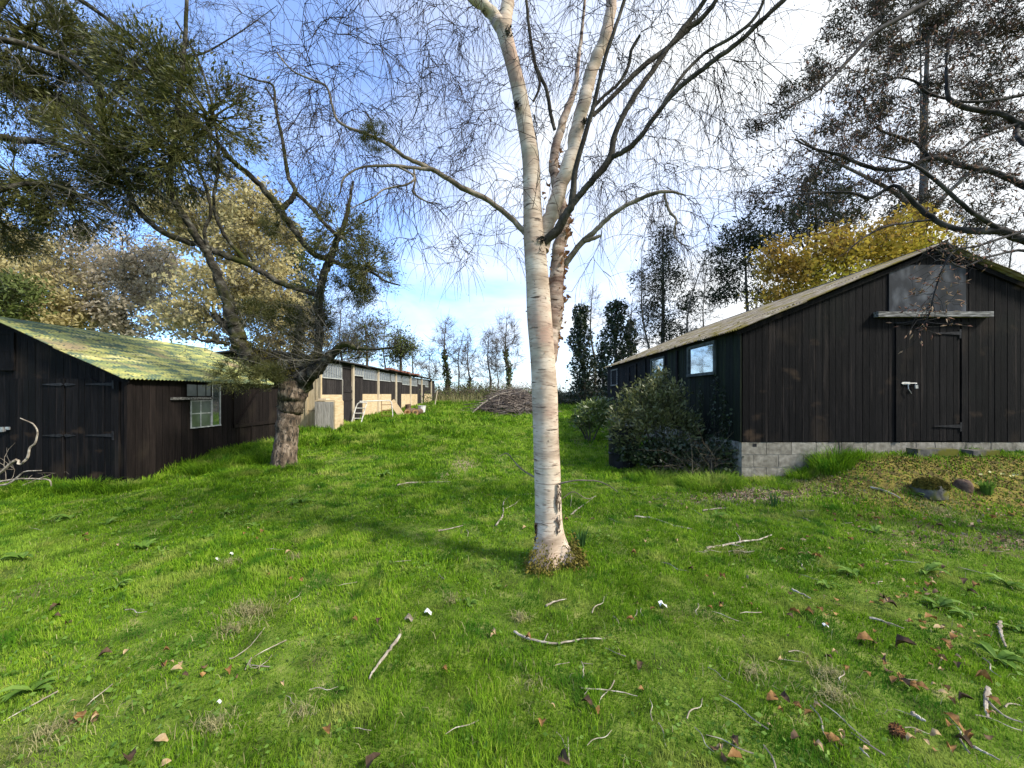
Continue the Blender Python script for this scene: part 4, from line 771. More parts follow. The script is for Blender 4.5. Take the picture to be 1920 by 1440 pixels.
for k in range(46):
    i = random.randint(6, 56); i = min(i, len(pA)-1); a = random.choice([random.uniform(-.5, .1), random.uniform(3.0, 3.6), random.uniform(3.7, 5.8)]); o_ = arr(math.cos(a), math.sin(a), 0); curl(pA[i]+o_*rA[i]*.99, o_, random.uniform(.008, .022))
for (px, py, s_) in [(985, 366, .045), (1022, 362, .05), (1026, 372, .035), (984, 402, .03), (1024, 392, .03), (1068, 555, .06), (1062, 560, .05), (1056, 590, .035), (1058, 580, .04), (1064, 605, .03), (1052, 625, .035), (1050, 650, .04), (1045, 662, .035), (1060, 500, .04), (1062, 515, .035), (1017, 420, .04), (1014, 470, .045), (1019, 478, .04), (1022, 486, .045), (1024, 500, .035), (1020, 462, .05), (1028, 446, .035), (1052, 520, .05), (1050, 535, .045), (1055, 548, .05), (1049, 570, .05), (1047, 598, .05), (1049, 640, .05), (1046, 652, .045), (1054, 478, .04), (1030, 520, .04), (1048, 905, .03), (1050, 935, .02), (1003, 915, .018), (1002, 990, .02), (1060, 1035, .04), (1052, 1028, .03)]:
    Yk = 3.78 if 490 < py < 680 else 3.56; sgn = 1 if px > 1012 else -1; curl(P(px-6*sgn, py, Yk), (sgn, -.5, .2), s_)
mb.build('peeling_bark', M['peel'], birch)
# wounds and knots
mb = MB()
for (px, py, r_, Yk) in [(969, 196, .035, 3.50), (953, 62, .045, 3.50), (1014, 452, .05, 3.52), (1010, 470, .03, 3.52), (1096, 228, .03, 3.47)]:
    c = P(px, py, Yk); n = 160; p = c+rng.normal(size=(n, 3))*r_*.42; mb.leaves(p, r_*.5, .6)
mb.build('knot', M['limb'], birch)
# crack strip low on the trunk
mb = MB(); sx = [(1046, 905), (1048, 930), (1046, 960), (1044, 985)]
for k in range(46):
    px = random.gauss(1047, 3.6); py = random.uniform(905, 1000); mb.bar(P(px, py, 3.60-.112), P(px+random.uniform(-2, 2), py+random.uniform(4, 12), 3.60-.112), .0035, .02, up=(0, 1, 0))
for k in range(24):
    px = random.gauss(1005, 1.5); py = random.uniform(980, 1020); mb.bar(P(px, py, 3.60-.06), P(px+random.uniform(-1, 1), py+random.uniform(4, 9), 3.60-.06), .008, .02, up=(0, 1, 0))
mb.build('bark_crack', M['logbark'], birch)
mb = MB(); n = 6500; th = rng.uniform(0, 6.283, n); h = np.abs(rng.normal(0, .11, n)); lob = .5+.5*np.cos(3*th+.5); k = rng.random(n) < (.12+.88*lob)*np.clip(.45+.75*np.cos(th+.95), 0, 1); th, h, lob = th[k], h[k], lob[k]
rr_ = (.215*(1+.38*lob)-.105*np.clip(h/.3, 0, 1)-.01)*(1+.1*rng.normal(size=len(th))); p = np.stack([.365+rr_*np.cos(th), 3.6+rr_*np.sin(th), bz-.02+h*(.5+.5*lob)], 1)
mb.leaves(p, .026, .5, dirs=np.stack([np.cos(th), np.sin(th), -.6+0*th], 1), tint=.5+.5*rng.random(len(th)))
mb.build('moss', M['moss'], birch)
# low epicormic shoots
mb = MB()
for rows in [[(1048, 908, 3.5, 4), (1075, 901, 3.45, 3), (1110, 901, 3.4, 3), (1135, 907, 3.35, 2), (1158, 922, 3.3, 1.6)], [(1002, 895, 3.65, 3.5), (978, 880, 3.7, 3), (962, 862, 3.75, 2.4), (950, 850, 3.8, 2), (938, 855, 3.8, 1.4)],
             [(1055, 935, 3.6, 2), (1075, 922, 3.55, 1.8), (1100, 935, 3.5, 1.5), (1118, 930, 3.5, 1.2)]]:
    mb.tubes([limb(rows, 4, .2)], 5)
mb.build('shoot', M['limb_pale'], birch)

def mistletoe(name, c, r, n=900, seed=0):
    t = thing(name, 'x', 'mistletoe', c); m1 = MB(); m2 = MB(); c = np.asarray(c, float)
    k = 46; d = norm(rng.normal(size=(k, 3))); st = []
    for q in d: st.append((c+np.outer([0, .35, .7, .95], q)*r+rng.normal(size=(4, 3))*r*.06, np.array([.012, .009, .006, .004])*r/.6))
    base = np.array([s[0][2] for s in st]); o, cc, rr = twigs(base, d, n//3, r*.5, .004*r/.6, droop=.03, k=3, fwd=1.2, jit=.15)
    m1.tubes(st, 4, cap=False); add_tw(m1, o, rr); m1.build('stems', M['mistle_stem'], t)
    tip = np.concatenate([o[:, 1], o[:, 2]]); i = rng.integers(0, len(tip), n); m2.leaves(tip[i]+rng.normal(size=(n, 3))*r*.10, .048+.01*r, .36, dirs=norm(tip[i]-c)); m2.build('leaves', M['mistle'], t)
    return t
MIST = [mistletoe('mistletoe', (0, 0, 0), .6, n) for n in (3000, 2600, 3600)]
mused = [0]
def place_mist(px, py, Y, rpx, lab, grp='mistletoe balls in the apple tree', zs=1.0):
    k = mused[0]; mused[0] += 1; o = MIST[k] if k < 3 else copy_tree(MIST[k % 3]); s_ = rpx*Y/F/.6
    o.location = P(px, py, Y); o.scale = (s_, s_, s_*zs); o.rotation_euler = (random.uniform(0, 6), random.uniform(-.3, .3), random.uniform(0, 6)); tag(o, lab, 'mistletoe', grp)

# ------------------------------------------------------------ apple tree
A0 = arr(-4.93, 8.3, float(g(-4.93, 8.3)))
ap = thing('apple_tree', 'old gnarled apple tree with mossy fork and mistletoe, beside the small shed', 'tree', A0)
mb = MB()
tr = limb([(533, 884, 8.3, 52), (534, 862, 8.3, 43), (537, 820, 8.3, 39), (542, 780, 8.3, 39), (547, 750, 8.3, 47), (551, 730, 8.3, 49), (553, 714, 8.3, 38)], 6, .05); mb.tubes([tr], 22, rough=.025); mb.build('trunk', M['apple'], ap, smooth=True)
rowsA = [[(553, 728, 8.3, 34), (535, 712, 8.25, 32.6), (512, 696, 8.2, 32.6), (488, 682, 8.1, 31.1), (463, 664, 8, 28.1), (447, 634, 7.95, 26.6), (438, 606, 7.9, 23.7), (424, 560, 7.8, 19.2), (410, 525, 7.75, 17), (398, 495, 7.7, 14.1), (385, 469, 7.6, 13.3), (362, 433, 7.5, 12.8), (337, 393, 7.4, 11), (318, 355, 7.3, 10.2), (322, 300, 7.2, 10), (332, 220, 7.1, 9), (340, 140, 7, 8), (347, 67, 6.9, 7), (350, 0, 6.8, 6), (352, -60, 6.8, 5)],
         [(445, 632, 7.95, 17.8), (424, 612, 7.9, 14.8), (408, 596, 7.85, 12.8), (400, 588, 7.8, 11)],
         [(553, 732, 8.3, 32.6), (566, 704, 8.3, 29.6), (576, 690, 8.3, 23.7), (590, 672, 8.3, 17.8), (598, 645, 8.35, 14.8), (600, 600, 8.4, 14.1), (600, 556, 8.4, 13.3), (609, 512, 8.4, 14.4), (620, 482, 8.4, 13.6), (632, 452, 8.4, 10.2), (645, 421, 8.4, 9), (655, 380, 8.4, 6), (662, 340, 8.4, 4)],
         [(560, 725, 8.3, 34), (585, 700, 8.2, 28.1), (605, 680, 8.15, 22.2), (625, 662, 8.1, 16.3), (647, 645, 8, 11.9), (668, 652, 7.9, 8), (700, 655, 7.8, 5), (735, 652, 7.7, 3)],
         [(548, 710, 8.4, 22.2), (550, 680, 8.5, 16.3), (556, 655, 8.6, 13.3), (560, 620, 8.7, 10.2), (556, 590, 8.8, 8)],
         [(600, 556, 8.4, 11), (575, 546, 8.3, 10.2), (550, 539, 8.2, 10.2), (522, 529, 8.1, 10.2), (490, 510, 8, 10.2), (464, 495, 7.9, 10.2), (430, 482, 7.8, 11), (401, 471, 7.7, 11), (385, 462, 7.6, 10.2), (340, 450, 7.5, 10), (300, 432, 7.4, 10), (265, 400, 7.3, 9), (233, 353, 7.2, 8), (200, 330, 7.1, 6), (150, 300, 7, 4)],
         [(620, 484, 8.4, 11), (600, 482, 8.3, 11), (585, 474, 8.25, 10.2), (562, 445, 8.2, 11), (538, 413, 8.1, 11.9), (522, 388, 8, 12.8), (500, 360, 7.9, 11), (470, 330, 7.8, 10), (430, 296, 7.7, 9), (400, 260, 7.6, 8), (350, 210, 7.5, 6), (313, 187, 7.4, 5), (260, 170, 7.3, 3)],
         [(528, 392, 8, 10), (548, 372, 8, 9), (553, 355, 8, 8), (540, 330, 8, 7), (533, 283, 7.9, 6), (517, 200, 7.8, 5), (511, 160, 7.8, 4), (480, 150, 7.7, 3), (447, 138, 7.7, 2.5)],
         [(553, 360, 8, 7), (585, 390, 8.1, 7), (605, 415, 8.15, 7), (628, 438, 8.2, 7), (650, 450, 8.2, 6)],
         [(622, 488, 8.4, 9), (650, 500, 8.3, 7), (683, 505, 8.2, 6), (705, 515, 8.15, 5), (723, 527, 8.1, 4), (750, 535, 8, 2.5)],
         [(463, 490, 7.9, 8), (420, 440, 7.7, 6), (400, 380, 7.5, 5), (410, 300, 7.4, 5), (398, 200, 7.3, 4), (370, 110, 7.2, 4), (330, 40, 7.1, 3)],
         [(388, 466, 7.6, 7), (384, 430, 7.5, 6), (395, 400, 7.5, 5), (385, 350, 7.4, 5), (355, 280, 7.2, 4), (290, 220, 7.1, 4), (230, 150, 7, 3)],
         [(430, 645, 7.95, 8), (405, 640, 7.8, 6), (385, 640, 7.7, 5), (362, 632, 7.7, 3)],
         [(520, 200, 7.8, 3), (505, 175, 7.8, 3), (498, 165, 7.8, 3)]]
LB = [limb(r, 5, .13) for r in rowsA]
mb = MB(); mb.tubes(LB, 10, rough=.07); mb.build('limbs', M['apple_dark'], ap, smooth=True)
SA = Skel()
for q in LB: SA.add(*q, keep=False)
T = np.concatenate([pell(640, 560, 8.3, 90, 120, .9, 90), pell(500, 560, 8.2, 130, 120, 1.1, 130), pell(450, 360, 7.7, 170, 170, 1.1, 150), pell(330, 250, 7.3, 150, 210, 1.1, 130), pell(150, 330, 7, 170, 170, .8, 110), pell(580, 300, 8, 80, 140, .8, 40), pell(480, 640, 8.1, 150, 60, .9, 60), pell(690, 590, 8.1, 60, 70, .6, 30), pell(280, 520, 7.5, 100, 90, .7, 50)])
br = grow(SA, T, step=.2, rtip=.004, rk=.5, wob=.18, droop=-.05, maxr=.02, gain=.010)
mb = MB(); mb.tubes(br, 4, tint=None, cap=False)
Pn, Dn, Rn = SA.flat(); k_ = Rn < .05; Pn, Dn = Pn[k_], Dn[k_]
o, cur, rr = twigs(Pn, Dn, 3000, .42, .0036, droop=-.05, k=4, fwd=.5, jit=.14, up=.3); add_tw(mb, o, rr)
o2, c2, rr2 = twigs(o[:, 2], norm(o[:, 3]-o[:, 1]), 2200, .18, .003, droop=0, k=3, fwd=.7, jit=.2); add_tw(mb, o2, rr2)
mb.spindles(o2[::2, -1], c2[::2], .035, .009)
mb.build('twigs', M['apple_twig'], ap)
mb = MB(); pts = [(P(a, b-14, Y-.02), w_) for a, b, Y, w_ in [(535, 706, 8.25, .3), (512, 690, 8.2, .3), (488, 676, 8.1, .28), (465, 660, 8, .22), (553, 716, 8.3, .3), (562, 668, 8.3, .22), (575, 690, 8.3, .25), (600, 680, 8.15, .2)]]
for c, w_ in pts: n = 500; mb.leaves(c+rng.normal(size=(n, 3))*arr(.13, .12, .08), .035, .4)
mb.build('moss', M['moss'], ap)
mbw = MB()
n = 420; d = norm(rng.normal(size=(n, 3))*arr(1, 1, .4)+arr(0, 0, 1.1)); base = np.concatenate([np.linspace(P(570, 690, 8.2), P(660, 650, 8), 30), np.linspace(P(600, 650, 8.3), P(604, 540, 8.4), 20), np.linspace(P(470, 660, 8), P(530, 700, 8.2), 20)])
o, cur, rr = twigs(base, norm(rng.normal(size=(70, 3))+arr(.4, 0, 1.2)), 520, .95, .0045, droop=-.03, k=6, fwd=1.2, jit=.06); add_tw(mbw, o, rr)
mbw.build('water_shoots', M['apple_twig'], ap)
for a in [(640, 440, 8.3, 56, 'mistletoe ball at the top of the upright right limb'), (690, 500, 8.1, 48, 'mistletoe hanging at the far right tip of the apple tree'), (660, 540, 8.2, 38, 'small mistletoe below the right tip of the apple tree'), (500, 705, 7.7, 30, 'mistletoe sprays under the mossy left limb, before the roof'), (440, 702, 7.6, 40, 'mistletoe sprays hanging lowest, over the shed roof edge'), (590, 610, 8.6, 36, 'mistletoe in the fork beside the upright limb'), (475, 590, 8.2, 30, 'mistletoe beside the left limb above its stub'), (395, 225, 7.3, 84, 'large dense mistletoe ball against the blue sky, left of centre'), (300, 160, 7.2, 80, 'mistletoe ball high in the apple crown, left of the largest'), (330, 290, 7.2, 78, 'mistletoe ball low behind the apple crown'), (225, 285, 7.0, 78, 'yellowish mistletoe ball in the middle of the left crown'),
          (540, 600, 8.5, 34, 'sparse mistletoe behind the apple limbs'), (520, 420, 8.1, 28, 'little mistletoe on the crossing limb')]:
    place_mist(*a, zs=.75 if a[1] > 690 else 1)

# ------------------------------------------------------------ big tree off to the left, heavy with mistletoe
z0 = float(g(-9.6, 5.2)); lt = thing('mistletoe_tree', 'tree at the left edge whose branches and mistletoe hang over the small shed', 'tree', (-9.6, 5.2, z0))
def W(x, y, z, r): return [x, y, z, r]
trunkL = smooth([W(-9.6, 5.2, z0-.1, .34), W(-9.55, 5.25, 1, .27), W(-9.4, 5.3, 2.6, .24), W(-9.5, 5.5, 4, .2), W(-9.2, 5.9, 5.6, .15), W(-8.8, 6.2, 7.2, .10), W(-8.3, 6.6, 9, .06)], 5, .05)
rowsL = [[W(*trunkL[0][14], .13)]+[[*P(a, b, Y), w_*.5*Y/F] for a, b, Y, w_ in [(-120, 300, 6.0, 16), (-40, 255, 6.3, 13), (30, 262, 6.5, 12), (93, 267, 6.6, 10), (150, 290, 6.7, 8), (230, 315, 6.8, 6), (330, 340, 6.9, 4)]],
         [W(*trunkL[0][17], .12)]+[[*P(a, b, Y), w_*.5*Y/F] for a, b, Y, w_ in [(-100, 60, 6, 14), (0, 73, 6.2, 11), (60, 88, 6.4, 10), (133, 117, 6.6, 9), (187, 167, 6.7, 8), (240, 210, 6.8, 5), (300, 230, 6.9, 3)]],
         [W(*trunkL[0][20], .10)]+[[*P(a, b, Y), w_*.5*Y/F] for a, b, Y, w_ in [(-60, 100, 7, 22), (0, 150, 7.2, 26), (80, 178, 7.3, 24), (130, 195, 7.4, 22), (180, 250, 7.5, 15), (240, 300, 7.6, 9)]],
         [[*P(a, b, Y), w_*.5*Y/F] for a, b, Y, w_ in [(200, 262, 7.6, 14), (188, 190, 7.7, 11), (183, 120, 7.8, 10), (160, 60, 7.9, 8), (120, 0, 8, 6), (90, -60, 8, 4)]],
         [W(*trunkL[0][12], .10)]+[[*P(a, b, Y), w_*.5*Y/F] for a, b, Y, w_ in [(-140, 420, 5.8, 14), (-60, 380, 6, 11), (20, 350, 6.2, 9), (90, 345, 6.4, 7), (160, 370, 6.5, 5), (220, 400, 6.6, 3)]],
         [[*P(a, b, Y), w_*.5*Y/F] for a, b, Y, w_ in [(190, 200, 7.7, 7), (240, 150, 7.8, 6), (300, 120, 7.8, 5), (380, 100, 7.9, 3.4), (450, 60, 8, 2), (520, 10, 8.1, .8)]],
         [W(*trunkL[0][24], .08)]+[[*P(a, b, Y), w_*.5*Y/F] for a, b, Y, w_ in [(0, -60, 7, 12), (80, -30, 7.1, 10), (150, 0, 7.2, 8), (220, 50, 7.3, 7), (280, 100, 7.4, 5), (330, 180, 7.5, 3)]]]
LLs = [trunkL]+[smooth(r, 5, .12) for r in rowsL]
mb = MB(); mb.tubes([LLs[0]], 14, rough=.05); mb.build('trunk', M['apple_dark'], lt, smooth=True)
mb = MB(); mb.tubes(LLs[1:], 9, rough=.07); mb.build('limbs', M['apple_dark'], lt, smooth=True)
SL = Skel()
for q in LLs: SL.add(*q, keep=False)
T = np.concatenate([pell(100, 150, 7.0, 230, 190, 1.0, 170), pell(120, 370, 6.8, 190, 130, .9, 110), pell(330, 80, 7.6, 190, 130, .8, 90), pell(20, 520, 7, 120, 70, .5, 20)])
br = grow(SL, T, step=.2, rtip=.0035, rk=.5, wob=.18, droop=.08, maxr=.018, gain=.009)
mb = MB(); mb.tubes(br, 4, tint=None, cap=False); Pn, Dn, Rn = SL.flat(); k_ = Rn < .03; Pn, Dn = Pn[k_], Dn[k_]
o, cur, rr = twigs(Pn, Dn, 2600, .42, .0032, droop=.06, k=4, fwd=.7, jit=.14); add_tw(mb, o, rr); o2, c2, rr2 = twigs(o[:, 2], norm(o[:, 3]-o[:, 1]), 1600, .2, .0026, droop=0, k=3, fwd=.7, jit=.2); add_tw(mb, o2, rr2)
mb.spindles(o2[::2, -1], c2[::2], .03, .007); mb.build('twigs', M['apple_twig'], lt)
GL = 'mistletoe balls in the tree at the left edge'
for a in [(55, 60, 7.0, 85, 'brownish mistletoe ball in the top left corner'), (110, 95, 7.2, 60, 'mistletoe ball right of the one in the top left corner'), (20, 165, 6.9, 70, 'dark mistletoe at the left edge, below the corner ball'), (90, 175, 7.3, 55, 'mistletoe on the thick limb near the left edge'), (40, 340, 6.6, 70, 'yellow-green mistletoe at the left edge, above the tan trees'), (130, 380, 6.9, 66, 'dark mistletoe low in the left crown, above the tan trees'), (170, 270, 7.1, 66, 'olive mistletoe left of the yellowish ball'), (250, 350, 7.2, 60, 'dark mistletoe low between the two crowns'), (0, 420, 6.8, 56, 'lowest mistletoe at the left edge'), (250, 120, 7.4, 56, 'thin mistletoe against the sky, high between the crowns')]:
    place_mist(*a, grp=GL)
place_mist(704, 258, 3.05, 26, 'small mistletoe sprig on the long left limb of the birch', None)

# ------------------------------------------------------------ magnolia branches from the right
z0 = float(g(6.9, 3.9)); mg = thing('magnolia_tree', 'spreading budding tree at the right edge with bare limbs over the shed gable', 'tree', (6.9, 3.9, z0))
trm = smooth([W(6.9, 3.9, z0-.1, .2), W(6.85, 3.9, .8, .15), W(6.8, 3.95, 1.8, .13), W(6.7, 4.0, 2.6, .12), W(6.7, 4.0, 3.6, .10), W(6.8, 4.1, 4.8, .08), W(6.6, 4.2, 6, .05), W(6.4, 4.3, 7.5, .03)], 5, .04)
def rw(st, rows): return [W(*trm[0][st], .055)]+[[*P(a, b, Y), w_*.5*Y/F] for a, b, Y, w_ in rows]
RM = [rw(14, [(2060, 500, 3.9, 17), (1980, 470, 3.9, 16), (1920, 449, 3.9, 15), (1875, 433, 3.9, 15), (1806, 432, 3.9, 10), (1754, 413, 3.95, 9), (1719, 385, 4.0, 8.5), (1692, 356, 4.0, 7), (1680, 349, 4.05, 6), (1667, 351, 4.1, 6), (1632, 371, 4.15, 6), (1591, 361, 4.2, 5), (1514, 363, 4.25, 3.5), (1460, 372, 4.3, 2)]),
      [[*P(a, b, Y), w_*.5*Y/F] for a, b, Y, w_ in [(1880, 434, 3.9, 9), (1850, 415, 3.85, 8), (1806, 385, 3.8, 7), (1754, 337, 3.8, 6.5), (1712, 309, 3.8, 5), (1688, 302, 3.8, 4), (1640, 290, 3.8, 2.5)]],
      rw(17, [(2040, 400, 4.1, 14), (1980, 372, 4.1, 13), (1920, 347, 4.15, 11), (1862, 323, 4.2, 10), (1806, 312, 4.2, 10), (1771, 299, 4.2, 10), (1744, 297, 4.2, 9), (1716, 307, 4.2, 8), (1688, 317, 4.2, 7), (1650, 318, 4.2, 7), (1598, 302, 4.25, 6), (1577, 291, 4.25, 6), (1528, 279, 4.3, 4), (1490, 262, 4.3, 2.5)]),
      [[*P(a, b, Y), w_*.5*Y/F] for a, b, Y, w_ in [(1742, 296, 4.2, 6), (1720, 270, 4.2, 5), (1695, 260, 4.2, 5), (1665, 250, 4.2, 5), (1639, 238, 4.2, 3)]],
      rw(20, [(2040, 280, 4.2, 12), (1980, 255, 4.2, 11), (1920, 236, 4.2, 10), (1875, 213, 4.2, 9), (1823, 205, 4.2, 9), (1782, 187, 4.2, 8), (1776, 160, 4.2, 6), (1775, 104, 4.2, 4), (1790, 50, 4.2, 3)]),
      [[*P(a, b, Y), w_*.5*Y/F] for a, b, Y, w_ in [(1915, 228, 4.2, 9), (1905, 245, 4.2, 8), (1912, 262, 4.1, 7), (1935, 280, 4.0, 6)]],
      [[*P(a, b, Y), w_*.5*Y/F] for a, b, Y, w_ in [(1910, 232, 4.2, 6), (1860, 250, 4.2, 5), (1825, 262, 4.2, 4), (1795, 285, 4.2, 3), (1760, 290, 4.2, 2)]],
      rw(25, [(2000, 160, 4.3, 9), (1920, 177, 4.3, 6), (1858, 189, 4.3, 6), (1800, 190, 4.3, 4), (1740, 175, 4.3, 5), (1720, 155, 4.3, 4), (1690, 146, 4.3, 3), (1660, 150, 4.3, 2)]),
      rw(29, [(1900, -120, 4.0, 11), (1820, -50, 3.9, 10), (1744, 0, 3.85, 9), (1685, 35, 3.8, 9), (1639, 62, 3.8, 8), (1608, 94, 3.8, 7), (1577, 128, 3.8, 6), (1546, 160, 3.8, 4), (1515, 182, 3.8, 3), (1487, 198, 3.8, 2), (1450, 215, 3.8, 1.5)]),
      [[*P(a, b, Y), w_*.5*Y/F] for a, b, Y, w_ in [(1745, 412, 3.95, 4), (1700, 418, 3.9, 4), (1660, 425, 3.9, 3.5), (1620, 445, 3.9, 3), (1590, 470, 3.9, 2)]],
      rw(13, [(2040, 470, 3.3, 7), (1960, 430, 3.2, 6), (1900, 440, 3.1, 5), (1830, 462, 3.1, 4), (1790, 470, 3.1, 3.5), (1765, 510, 3.1, 3), (1752, 550, 3.1, 2.6), (1742, 590, 3.1, 2.2), (1722, 620, 3.1, 1.6)]),
      rw(12, [(2060, 520, 3.6, 8), (1980, 490, 3.6, 6), (1920, 470, 3.6, 5), (1860, 480, 3.6, 4), (1800, 500, 3.6, 3), (1760, 470, 3.6, 3)])]
LM = [smooth(r, 5, .10) for r in RM]
mb = MB(); mb.tubes([trm], 12, rough=.03); mb.build('trunk', M['mag_bark'], mg, smooth=True)
mb = MB(); mb.tubes(LM, 9, rough=.05); mb.build('limbs', M['mag_bark'], mg, smooth=True)
SM = Skel()
for q in [trm]+LM: SM.add(*q, keep=False)
T = np.concatenate([pell(1740, 160, 4.2, 230, 190, .8, 130), pell(1600, 300, 4.1, 190, 110, .6, 70), pell(1840, 380, 4.0, 110, 110, .6, 46), pell(1900, 150, 4.0, 130, 200, .8, 60), pell(1480, 340, 4.2, 60, 60, .4, 10)])
T = T[T[:, 1] > 2.4]
br = grow(SM, T, step=.13, rtip=.0026, rk=.5, wob=.15, droop=-.04, maxr=.012, gain=.008)
mb = MB(); mb.tubes(br, 5, tint=None, cap=False); Pn, Dn, Rn = SM.flat(); k_ = Rn < .012; Pn, Dn = Pn[k_], Dn[k_]
o, cur, rr = twigs(Pn, Dn, 2400, .22, .0024, droop=-.06, k=4, fwd=1.0, jit=.16, up=.3)
# the spray in front of the gable
hb = P(1745, 585, 3.1); q = ellip(P(1748, 560, 3.1), (.20, .15, .30), 46); SP = Skel(); SP.add(*LM[10], keep=False); b2 = grow(SP, q, step=.05, rtip=.0016, rk=.5, wob=.15, droop=0, maxr=.004); mb.tubes(b2, 4, tint=None, cap=False)
add_tw(mb, o, rr); mb.build('twigs', M['mag_bark'], mg)
mb = MB(); tp = o[:, -1]; mb.spindles(tp, cur, .030+.030*rng.random(len(tp)), .005+.003*rng.random(len(tp)))
tp = np.array([b[0][-1] for b in b2]); dd_ = np.array([b[0][-1]-b[0][-2] for b in b2]); 
for _ in range(3): mb.spindles(tp, norm(dd_)+rng.normal(size=dd_.shape)*.5, .028+.02*rng.random(len(tp)), .0045)
i_ = rng.integers(0, len(Pn), 1400); mb.spindles(Pn[i_], norm(Dn[i_]+rng.normal(size=(1400, 3))*.6+arr(0, 0, .4)), .026+.02*rng.random(1400), .0045)
mb.build('buds', M['bud'], mg)

# ------------------------------------------------------------ background trees
def stems(rows_list, n=8, rough=.04): return [limb(r, 4, .08) for r in rows_list]
def bare_tree(name, label, px, ybase, ytop, Y, wpx, spread, cat='tree', group=None, ivy=None, ntg=90, m='bark_pale', ntw=500, seedlean=0, tw=.7, twr=.009):
    if Y > 38: ntg = int(ntg*1.2); ntw = int(ntw*1.3); tw = 1.0; twr = .012; spread *= .95
    base = P(px, ybase, Y); base[2] = float(g(base[0], Y))
    t = thing(name, label, cat, base, group); top = P(px+seedlean, ytop, Y); H = top[2]-base[2]
    tr_ = smooth([[base[0], Y, base[2]-.2, wpx*.62*Y/F], [base[0]+.02*H, Y, base[2]+H*.3, wpx*.45*Y/F], [base[0]+.3*(top[0]-base[0])-.02*H, Y+.1, base[2]+H*.6, wpx*.28*Y/F], [*top, .012]], 6, .12)
    S = Skel(); S.add(*tr_, keep=False); sr = spread*Y/F
    tg = ellip((0, 0, 0), (sr, sr*.8, H*.40), ntg); cz = base[2]+H*.62; tg[:, 2] += cz; f = np.clip((tg[:, 2]-base[2])/H, 0, 1); tg[:, 0] = base[0]+(top[0]-base[0])*f+tg[:, 0]*(1.15-.5*f); tg[:, 1] += Y
    b_ = grow(S, tg, step=.04*H, rtip=twr*1.1, rk=.55, wob=.10, droop=-.12, maxr=wpx*.25*Y/F, gain=.008)
    mb = MB(); mb.tubes([tr_], 8, rough=.05); mb.build('trunk', M[m], t, smooth=True)
    mb = MB(); mb.tubes(b_, 3, tint=None, cap=False); Pn, Dn, Rn = S.flat(); k_ = (Rn < .06) & (Pn[:, 2] > base[2]+H*.22); Pn, Dn = Pn[k_], Dn[k_]
    o, c_, r_ = twigs(Pn, Dn, ntw, tw, twr, droop=-.04, k=3, fwd=.9, jit=.12, up=.35); add_tw(mb, o, r_); mb.build('twigs', M[m], t)
    if ivy:      # (height fraction, radius m, leaves, material)
        hf, ri, nl, im = ivy; f = rng.random(nl)**.9*hf; a = rng.uniform(0, 6.283, nl); cl = .75+.35*np.sin(f*23+a*2)+.2*rng.normal(size=nl); rad = ri*np.clip(cl, .15, 1.5)*(1.05-.55*(f/hf)**2.5)
        p = np.stack([np.interp(base[2]+f*H, tr_[0][:, 2], tr_[0][:, 0])+rad*np.cos(a), Y+rad*np.sin(a), base[2]+f*H+.1*rng.normal(size=nl)], 1); mb = MB(); mb.leaves(p, .013*Y**.75, .8); mb.build('ivy', M[im], t)
    return t
def leafy(name, label, px, ybase, Y, wpx, blobs, nl, ls, m, bm='bark', ntg=120, cat='tree', group=None, asp=.5, ntw=200, clump=.32, twr=.010, tw=.5, twm=None):
    """blobs: (px, py, rx, ry) in photo px; leaves gather in clumps round the branch ends"""
    base = P(px, ybase, Y); base[2] = float(g(base[0], Y)); t = thing(name, label, cat, base, group)
    top = P(blobs[0][0], min(b[1]-b[3]*.6 for b in blobs), Y); H = top[2]-base[2]
    tr_ = smooth([[base[0], Y, base[2]-.2, wpx*.6*Y/F], [base[0], Y, base[2]+H*.35, wpx*.45*Y/F], [base[0]+.5*(top[0]-base[0]), Y, base[2]+H*.65, wpx*.3*Y/F], [*top, .02]], 6, .1)
    tot = sum(b[2]*b[3] for b in blobs); tg = np.concatenate([pell(b[0], b[1], Y, b[2], b[3], .75*min(b[2], 160)*Y/F, max(4, int(ntg*b[2]*b[3]/tot))) for b in blobs])
    S = Skel(); S.add(*tr_, keep=False); b_ = grow(S, tg, step=.05*H, rtip=twr, rk=.5, wob=.10, droop=-.05, maxr=wpx*.22*Y/F, gain=.008)
    mb = MB(); mb.tubes([tr_], 8, rough=.05); mb.build('trunk', M[bm], t, smooth=True)
    mb = MB(); mb.tubes(b_, 3, tint=None, cap=False); Pn, Dn, Rn = S.flat(); k_ = Rn < .05
    if ntw: o, c_, r_ = twigs(Pn[k_], Dn[k_], ntw, tw, twr*.8, droop=-.02, k=3, fwd=.8, jit=.14); add_tw(mb, o, r_)
    mb.build('branches', M[twm or bm], t)
    i = rng.integers(0, len(tg), nl); ct = rng.random(len(tg)); p = tg[i]+np.clip(rng.normal(size=(nl, 3)), -1.8, 1.8)*arr(1, 1, .7)*clump
    mb = MB(); mb.leaves(p, ls, asp, tint=np.clip(.6*ct[i]+.4*rng.random(nl), 0, 1)); mb.build('foliage', M[m], t); return t
